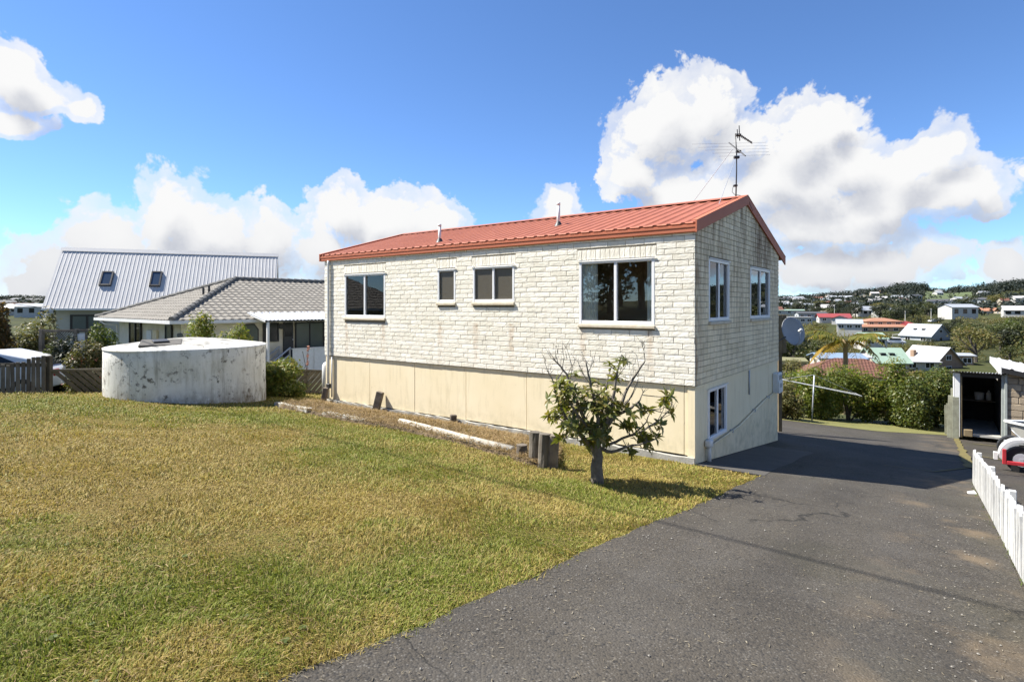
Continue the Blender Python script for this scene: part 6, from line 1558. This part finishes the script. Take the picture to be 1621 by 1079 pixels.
dw(1397, 550, 100, 'pale green gabled roof with a small skylight right of the palm', -.15, 5.2, 7, 2.0, .60, ROOFS['green'], WALLS[0], skyl=True)
dw(1324, 558, 96, 'blue grey low roof left of the palm trunk', -.2, 6.5, 6, 2.0, .2, ROOFS['blue'], WALLS[1])
dw(1352, 559, 98, 'small white low roof right of the palm trunk', -.2, 3, 5, 2.0, .16, ROOFS['white'], WALLS[1], wins=1)
dw(1474, 547.5, 113, 'white roofed chalet with tan brick gable and chimney', -1.32, 7.0, 7.2, 2.2, .88, ROOFS['white'], WALLS[2], chimney=True)
dw(1446, 567, 108, 'low white annex roof left of the brick chimney', -.15, 6.0, 5, 1.5, .14, ROOFS['white'], WALLS[1])
dw(1512, 558, 118, 'grey low annex roof right of the tan brick gable', -.3, 4.4, 5, 2.4, .12, ROOFS['grey'], WALLS[2])
dw(1464, 512.5, 172, 'grey gabled house with a white veranda', -1.2, 9, 8.5, 2.6, .75, ROOFS['grey'], WALLS[3], veranda=True, skyl=True)
dw(1377, 526, 150, 'pale green low pitched roof behind the palm crown', -.2, 5.0, 8, 2.2, .32, ROOFS['green'], WALLS[1])
dw(1391, 503, 212, 'two storey peach house with orange tiled hip roof', -.1, 12, 8, 4.6, .26, ROOFS['orange'], WALLS[4], kind='hip', wins=4)
dw(1396, 513, 205, 'orange tiled single storey wing in front of the peach house', -.1, 17, 5, 2.2, .3, ROOFS['orange'], WALLS[4], kind='hip', wins=5)
dw(1434, 508, 208, 'dark red roofed house right of the peach house', -.2, 8.5, 8, 2.6, .5, ROOFS['dred'], WALLS[2], kind='hip', wins=3)
dw(1319, 496, 250, 'bright red iron roofed house above the palm', -.35, 12, 8, 2.6, .36, ROOFS['red'], WALLS[1], wins=3)
dw(1332, 499, 240, 'red roofed low wing joined to the bright red house', .9, 8, 6, 2.2, .34, ROOFS['red'], WALLS[1])
dw(1258, 501, 240, 'white flat roofed block left of the bright red roof', -.3, 12, 8, 2.6, .1, ROOFS['white'], WALLS[1], kind='flat', wins=5)
dw(1283, 493, 270, 'dark roofed grey block behind the white flat roofed block', -.25, 12, 8, 2.8, .18, ROOFS['dark'], WALLS[3], wins=4)
dw(1344, 505, 190, 'grey roofed white house left of the peach house', -.5, 7, 7, 2.4, .35, ROOFS['grey'], WALLS[1], wins=3)
dw(1506, 491, 315, 'long flat grey house with white fascia on the middle rise', -.55, 10, 7, 3.0, .1, ROOFS['grey'], WALLS[3], kind='flat', wins=5)
dw(1545, 498, 320, 'long white low wall of a house right of the flat grey house', -.1, 14, 5, 1.6, .1, ROOFS['white'], WALLS[1], kind='flat', wins=3)
dw(1562, 487, 330, 'orange roofed white house on the middle rise', -.4, 8, 8, 2.8, .4, ROOFS['orange'], WALLS[1], wins=2)
dw(1596, 487, 320, 'orange roofed house between dark trees near the frame edge', -.2, 10, 8, 2.8, .36, ROOFS['orange'], WALLS[0], kind='hip', wins=3)
dw(1617, 468, 380, 'white two storey house high on the right hand rise', -.4, 9, 8, 5.4, .35, ROOFS['white'], WALLS[1], wins=2)
dw(1244, 567, 78, 'dull olive low roof beside the satellite dish', -.4, 4.2, 5, 1.6, .2, plain('olive_shed_roof', (.19, .18, .08), (.15, .14, .065), .8, 2), WALLS[0], kind='flat', wins=1)
dw(1248, 489.5, 300, 'pale green long low roof at the brick house corner', -.3, 14, 6, 2.2, .15, ROOFS['green'], WALLS[1], wins=3)
p = at(1418, 541, 150); make_car('parked_van', 'white van parked below the grey gabled house', (p.x, p.y, p.z-.6), rad(160), CARW, 'van', van=True)
p = at(1478, 509, 240); make_car('parked_car', 'white car on the road below the flat grey house', (p.x, p.y, p.z-.3), rad(10), CARW)
for (px, yb_, yt, Y, lab) in ((1433, 506, 492, 230, 'leftmost pale power pole above the dark red roof'), (1474, 502, 488, 240, 'tall pale power pole left of the flat grey house'), (1321, 497, 484, 270, 'thin power pole behind the bright red roof')):
    a, b = at(px, yb_, Y), at(px, yt, Y); t = thing('power_pole', lab, 'pole', (a.x, a.y, a.z-4), 0, 'power poles in the valley'); mb = MB(); mb.tube([a - Vector((0, 0, 4)), b], .16, 6); mb.build('post', CONC_P, t); mb = MB(); mb.box(b.x-.9, b.x+.9, b.y-.06, b.y+.06, b.z-.5, b.z-.38); mb.build('crossarm', WOOD, t)

# trees of the valley: each one a trunk, limbs and a crown of its own
def proto_tree(seed, kind, mat, leaf, n):
    r = random.Random(seed); t = thing('valley_tree', 'tree', 'tree', (0, 0, 0))
    H = 1.0
    if kind == 'round': c, R, cl = (0, 0, .60), (.46, .46, .38), 16
    elif kind == 'wide': c, R, cl = (0, 0, .64), (.66, .62, .32), 20
    elif kind == 'tall': c, R, cl = (0, 0, .58), (.22, .22, .42), 16
    else: c, R, cl = (0, 0, .42), (.62, .55, .40), 18
    bl = clump_blobs(c, R, cl, seed, .36)
    mb = MB(); mb.tube([(0, 0, -.12), (r.uniform(-.02, .02), 0, .2), (r.uniform(-.04, .04), r.uniform(-.03, .03), .5)], [.045, .032, .02], 6)
    for b in bl[:7]: mb.tube([(0, 0, .24), Vector((0, 0, .3)).lerp(Vector(b[:3]), .6), Vector(b[:3])], [.018, .012, .005], 4, False)
    mb.build('trunk', BARK2, t); V, F = leaf_cloud(bl, n, leaf, seed); npmesh('crown', V, [F], mat, t); return t
KINDS = [('round', L_GRN, 'green', 'rounded green tree'), ('wide', L_GRN, 'green', 'spreading green tree'), ('round', L_DRK, 'dark', 'dark round tree'), ('tall', L_DRK, 'dark', 'tall narrow dark tree'), ('wide', L_OLV, 'olive', 'spreading olive tree'), ('bush', L_OLV, 'olive', 'low olive bush'), ('round', L_LIM, 'lime', 'bright lime green tree'), ('bush', L_GRN, 'green', 'low green bush'), ('wide', L_DRK, 'dark', 'wide dark tree')]
PT = [proto_tree(200+i, k[0], k[1], .055, 1500) for i, k in enumerate(KINDS)]
used = [False]*len(KINDS)
def plant(i, x, y, h, lab=None, grp='trees and bushes of the valley', z=None):
    loc = (x, y, (ground(x, y) if z is None else z) - .1); lab = lab or (KINDS[i][3] + ' among the houses of the valley')
    if not used[i]: o = PT[i]; used[i] = True; o.location = loc; o.rotation_euler.z = RNG.uniform(0, 6); o.scale = (h, h, h); o['label'] = lab; o['group'] = grp; return o
    return copy_thing(PT[i], loc, RNG.uniform(0, 6), h, lab, grp)
NAMED = [(7, 1257, 512, 105, 535, 'pale rounded bush right of the satellite dish'), (5, 1262, 556, 70, 578, 'yellowish low bush below the satellite dish'), (6, 1410, 490, 250, 507, 'bright lime tree above the peach house'),
 (2, 1278, 474, 420, 496, 'dark broad grove tree left of the bright red roof'), (8, 1300, 476, 410, 495, 'dark spreading grove tree above the bright red roof'), (4, 1545, 512, 120, 550, 'golden olive tree below the middle rise'), (2, 1500, 536, 130, 552, 'dark round bush above the white chalet roof'), (8, 1470, 533, 150, 548, 'wide dark hedge tree below the grey gabled house'),
 (1, 1470, 482, 300, 506, 'spreading tree between the power poles'), (0, 1535, 472, 370, 498, 'large rounded tree behind the flat grey house'), (1, 1518, 474, 372, 496, 'broad tree directly behind the flat grey house'), (4, 1575, 470, 380, 497, 'tall olive tree left of the two storey house on the right hand rise')]
for i, px, yt, Y, yb_, lab in NAMED:
    a = at(px, yb_, Y); h_ = max(1.5, (yb_-yt)/FPX*Y*1.05); gz2 = ground(a.x, a.y); top_ = a.z + h_; plant(i, a.x, a.y, max(h_, top_ - gz2), lab)
rt2 = random.Random(77); houses = [o.location.copy() for o in bpy.data.objects if o.get('category') == 'house' and o.location.y > 50]
def blocked(x, y, h):
    """keep each house face open to the street side: no tall tree right in front of it"""
    r_ = math.hypot(x, y)
    for q in houses:
        dr = math.hypot(q.x, q.y); da = abs(math.atan2(q.x, q.y) - math.atan2(x, y))
        if r_ < dr + 6 and da < 6.5/dr + .72*h/r_ and (ground(x, y) + h)/r_ > (q.z + 1.0)/dr: return True
    return False
def beside(p):
    px, py = project(p); b = min(LANDMARKS, key=lambda q: abs(q[0]-px) + .8*abs(q[2]+6-py)); dx, dy = px-b[0], py-b[2]-6
    if px > 1640: return 'in the valley beyond the stone garage'
    if px < 1228: return 'in the valley behind the brick house'
    rel = 'left of' if dx < -14 else 'right of' if dx > 14 else ('behind' if p.y > b[1] else 'in front of')
    return rel + ' the ' + SHORT[b[3]]
SHORT = {l[3]: w for l, w in zip(LANDMARKS, ('red brown tiled roof', 'green gabled roof', 'blue grey roof', 'small white low roof', 'white chalet', 'low white annex', 'grey annex', 'grey gabled house', 'pale green low roof', 'peach house', 'orange tiled wing', 'dark red roof', 'bright red roof', 'red wing', 'white flat block', 'dark roofed block', 'grey roofed white house', 'flat grey house', 'long white low wall', 'orange roof on the middle rise', 'orange roof at the frame edge', 'two storey white house on the rise', 'olive shed roof', 'long green roof'))}
n_ = 0
for k in range(400):                                       # a thicker belt below the middle rise, where no house stands
    px = rt2.uniform(1482, 1640); Y = rt2.uniform(140, 300); h = rt2.uniform(4, 8.5); x = (px-CX)/FPX*Y; i = rt2.choice((0, 1, 2, 4, 7, 8))
    if i == 7: h = min(h, 4)
    if blocked(x, Y, h) or (ground(x, Y)+h)/math.hypot(x, Y) > .004: continue
    plant(i, x, Y, h, KINDS[i][3] + ' ' + beside(Vector((x, Y, ground(x, Y) + h*.6)))); n_ += 1
    if n_ == 26: break
cnt = 0; tries = 0
while cnt < 262 and tries < 16000:
    tries += 1
    rr = 44*math.exp(rt2.random()**.8*math.log(480/44)); a = rad(rt2.uniform(19, 46.5) if cnt < 236 else rt2.uniform(46, 60)); x, y = rr*math.sin(a), rr*math.cos(a)
    h = rt2.uniform(2.8, 5.6) if rr < 110 else rt2.uniform(4.5, 10.5); i = rt2.choice((0, 1, 1, 2, 3, 4, 4, 5, 5, 7, 7, 8, 6) if rr < 200 else (0, 1, 2, 2, 3, 4, 8, 8, 5, 7))
    if i in (5, 7): h = min(h, 4.4)
    if (ground(x, y)+h)/rr > .0125 or blocked(x, y, h): continue
    sz = 'small ' if h < 3.4 else 'tall ' if h > 6.5 and 'tall' not in KINDS[i][3] else ''
    plant(i, x, y, h, sz + KINDS[i][3] + ' ' + beside(Vector((x, y, ground(x, y) + h*.6)))); cnt += 1
for k in range(26):                                        # and on the left, beyond the neighbours
    rr = rt2.uniform(60, 300); a = rad(rt2.uniform(-46, -36)); x, y = rr*math.sin(a), rr*math.cos(a); h = rt2.uniform(3, 6)
    if (ground(x, y)+h)/rr < .012: i = rt2.choice((0, 1, 2, 4, 8)); plant(i, x, y, h, KINDS[i][3] + ' on the slope beyond the steep roofed house', 'trees beyond the neighbouring houses')
# big trees up the slope out of frame, added to darken the front window reflections
for k, (x, y, h, i) in enumerate(((-19, -2, 7, 2), (-22, 2.5, 8, 8), (-17, -7, 8, 7), (-13, -11, 9, 2), (-21, -12, 11, 8), (-8, -15, 8, 0), (-26, -4, 10, 2), (-18, .5, 4, 7), (-17.5, -4.5, 4.5, 7), (-16, -9, 5, 7), (-20, 4.5, 4, 5), (-12, -13, 5, 7), (-24, -8, 10, 0), (-15, -14, 9, 8))):
    plant(i, x, y, h, KINDS[i][3] + ' added unseen up the slope to darken front window reflections', 'unseen trees added to darken the window reflections')

# far houses on the hillside, each one mesh
def far_house_mesh(i, wall, roof):
    mb = MB(); w, d, h, r_ = (10, 7, 3, 1.8) if i % 3 else (13, 8, 4.8, 1.2)
    me = bpy.data.meshes.new('hillside_house')
    V = [(-w/2,-d/2,-3),(w/2,-d/2,-3),(w/2,d/2,-3),(-w/2,d/2,-3),(-w/2,-d/2,h),(w/2,-d/2,h),(w/2,d/2,h),(-w/2,d/2,h),(-w/2,0,h+r_),(w/2,0,h+r_)]
    V += [(-w/2-.5,-d/2-.6,h-.2),(w/2+.5,-d/2-.6,h-.2),(w/2+.5,0,h+r_+.15),(-w/2-.5,0,h+r_+.15),(w/2+.5,d/2+.6,h-.2),(-w/2-.5,d/2+.6,h-.2)]
    F = [(0,1,5,4),(1,2,6,5),(2,3,7,6),(3,0,4,7),(4,7,8),(5,6,9),(10,11,12,13),(13,12,14,15)]; mi = [0]*6 + [1]*2
    for k in range(3):
        o = len(V); x = -w/2 + w*(k+.5)/3; V += [(x-1,-d/2-.04,h*.35),(x+1,-d/2-.04,h*.35),(x+1,-d/2-.04,h*.8),(x-1,-d/2-.04,h*.8)]; F.append((o,o+1,o+2,o+3)); mi.append(2)
    me.from_pydata(V, [], F); me.materials.append(wall); me.materials.append(roof); me.materials.append(GLASS_D); me.polygons.foreach_set('material_index', mi); me.update(); return me
FH = [far_house_mesh(i, WALLS[w], ROOFS[r_]) for i, (w, r_) in enumerate(((1, 'grey'), (1, 'white'), (0, 'brown'), (3, 'dark'), (0, 'grey'), (0, 'white'), (2, 'dark'), (1, 'grey')))]
FN = ['white and grey house', 'all white house', 'cream and brown house', 'grey dark roofed house', 'cream and grey house', 'cream and white house', 'tan dark roofed house', 'white grey roofed house']
nf = 0; tries = 0; spots = []
while nf < 135 and tries < 6000:
    tries += 1
    left = rt2.random() < .16
    rr = rt2.uniform(330, 1300)**1.0; a = rad(rt2.uniform(-46, -37.5)) if left else rad(rt2.uniform(23.5, 50)); x, y = rr*math.sin(a), rr*math.cos(a)
    if a > rad(35.3) and rr > 650 and rt2.random() < .82: continue
    if any(math.hypot(x-p[0], y-p[1]) < 15 for p in spots): continue
    spots.append((x, y)); i = rt2.randrange(8); o = bpy.data.objects.new('hillside_house', FH[i]); COL.objects.link(o); o.location = (x, y, ground(x, y) + .6); o.rotation_euler.z = rt2.uniform(-1.2, 1.2)
    tag(o, FN[i] + ' ' + ('low' if rr < 560 else 'midway' if rr < 850 else 'high') + ' uphill ' + ('beyond the neighbours' if left else beside(Vector((x, y, ground(x, y)+2))).replace('behind', 'above').replace('in front of', 'above')), 'house', 'houses on the far hillside'); nf += 1
# woods on the far ridge and between the far houses
def woods():
    r = np.random.default_rng(6); bl = []
    n = 0
    while n < 4600:
        a = math.radians(r.uniform(-47, -36.5)) if r.random() < .16 else math.radians(r.uniform(23, 58)); rr = r.uniform(380, 1650); x, y = rr*math.sin(a), rr*math.cos(a)
        dens = mnoise.noise((x*.006, y*.006, 2)); ridge = rr > 1050
        deg = math.degrees(a)
        wood = (33.6 < deg < 36.0 and rr > 700) or (deg > 37.6 and rr > 950)
        if not wood and dens < -.12 and not (ridge and r.random() < .35): continue
        if 35.8 < deg < 39.0 and 500 < rr < 1150 and r.random() < .93: continue
        h = r.uniform(4, 8) if rr < 900 else r.uniform(6, 15 if wood else 10)
        w = h*r.uniform(.45, .8); z = ground(x, y)
        bl.append((x, y, z + h*.5, w, w, h*.55)); n += 1
    V, F = leaf_cloud(bl, 4600*40, 2.5, 12, shell=.6, jit=.3); o = npmesh('far_woods', V, [F], L_FAR, None, False, 'stuff'); o['label'] = 'dark woods and tree clumps on the far ridge'
woods()
def scrub():
    r = np.random.default_rng(16); bl = []
    while len(bl) < 2200:
        a = math.radians(r.uniform(23, 56)); rr = 34*math.exp(r.random()*math.log(420/34)); x, y = rr*math.sin(a), rr*math.cos(a); h = r.uniform(.5, 1.2)*(1 + rr/300)
        if mnoise.noise((x*.05, y*.05, 7)) < -.1 or blocked(x, y, h): continue
        bl.append((x, y, ground(x, y) + h*.4, h*1.3, h*1.3, h*.7))
    V, F = leaf_cloud(bl, 130000, .5, 13, shell=.5); o = npmesh('valley_scrub', V, [F], L_OLV, None, False, 'stuff'); o['label'] = 'low scrub and garden planting covering the valley floor'
scrub()
pad = MB(); V = []; 
for i in range(14):
    for j in range(10):
        a = rad(35.9 + 3.0*i/13); rr = 560 + 560*j/9; x, y = rr*math.sin(a), rr*math.cos(a); V.append((x, y, ground(x, y) + 1.0))
pad.add(V, [(i*10+j, i*10+j+1, (i+1)*10+j+1, (i+1)*10+j) for i in range(13) for j in range(9)]); pad.build('paddock', PADDOCK, None, True, 'structure')
# where several share one wording, tell them apart by their order across the view
seen = {}
for o in list(bpy.data.objects):
    if o.get('category') and o.name.startswith(('valley_tree', 'hillside_house')) and o.location.y > 5:
        if abs(math.atan2(o.location.x, o.location.y)) < rad(43): seen.setdefault(o['label'], []).append(o)
ORD = ['leftmost', 'second from left', 'third from left', 'fourth from left', 'fifth from left', 'sixth from left', 'seventh from left']
for lab, os_ in seen.items():
    if 1 < len(os_) <= 7:
        for k, o in enumerate(sorted(os_, key=lambda q: q.location.x/q.location.y)):
            extra = ORD[k] if k < len(os_)-1 or len(os_) > 2 else 'the right one'
            if len(lab.split()) + len(extra.split()) <= 16: o['label'] = lab + ', ' + extra
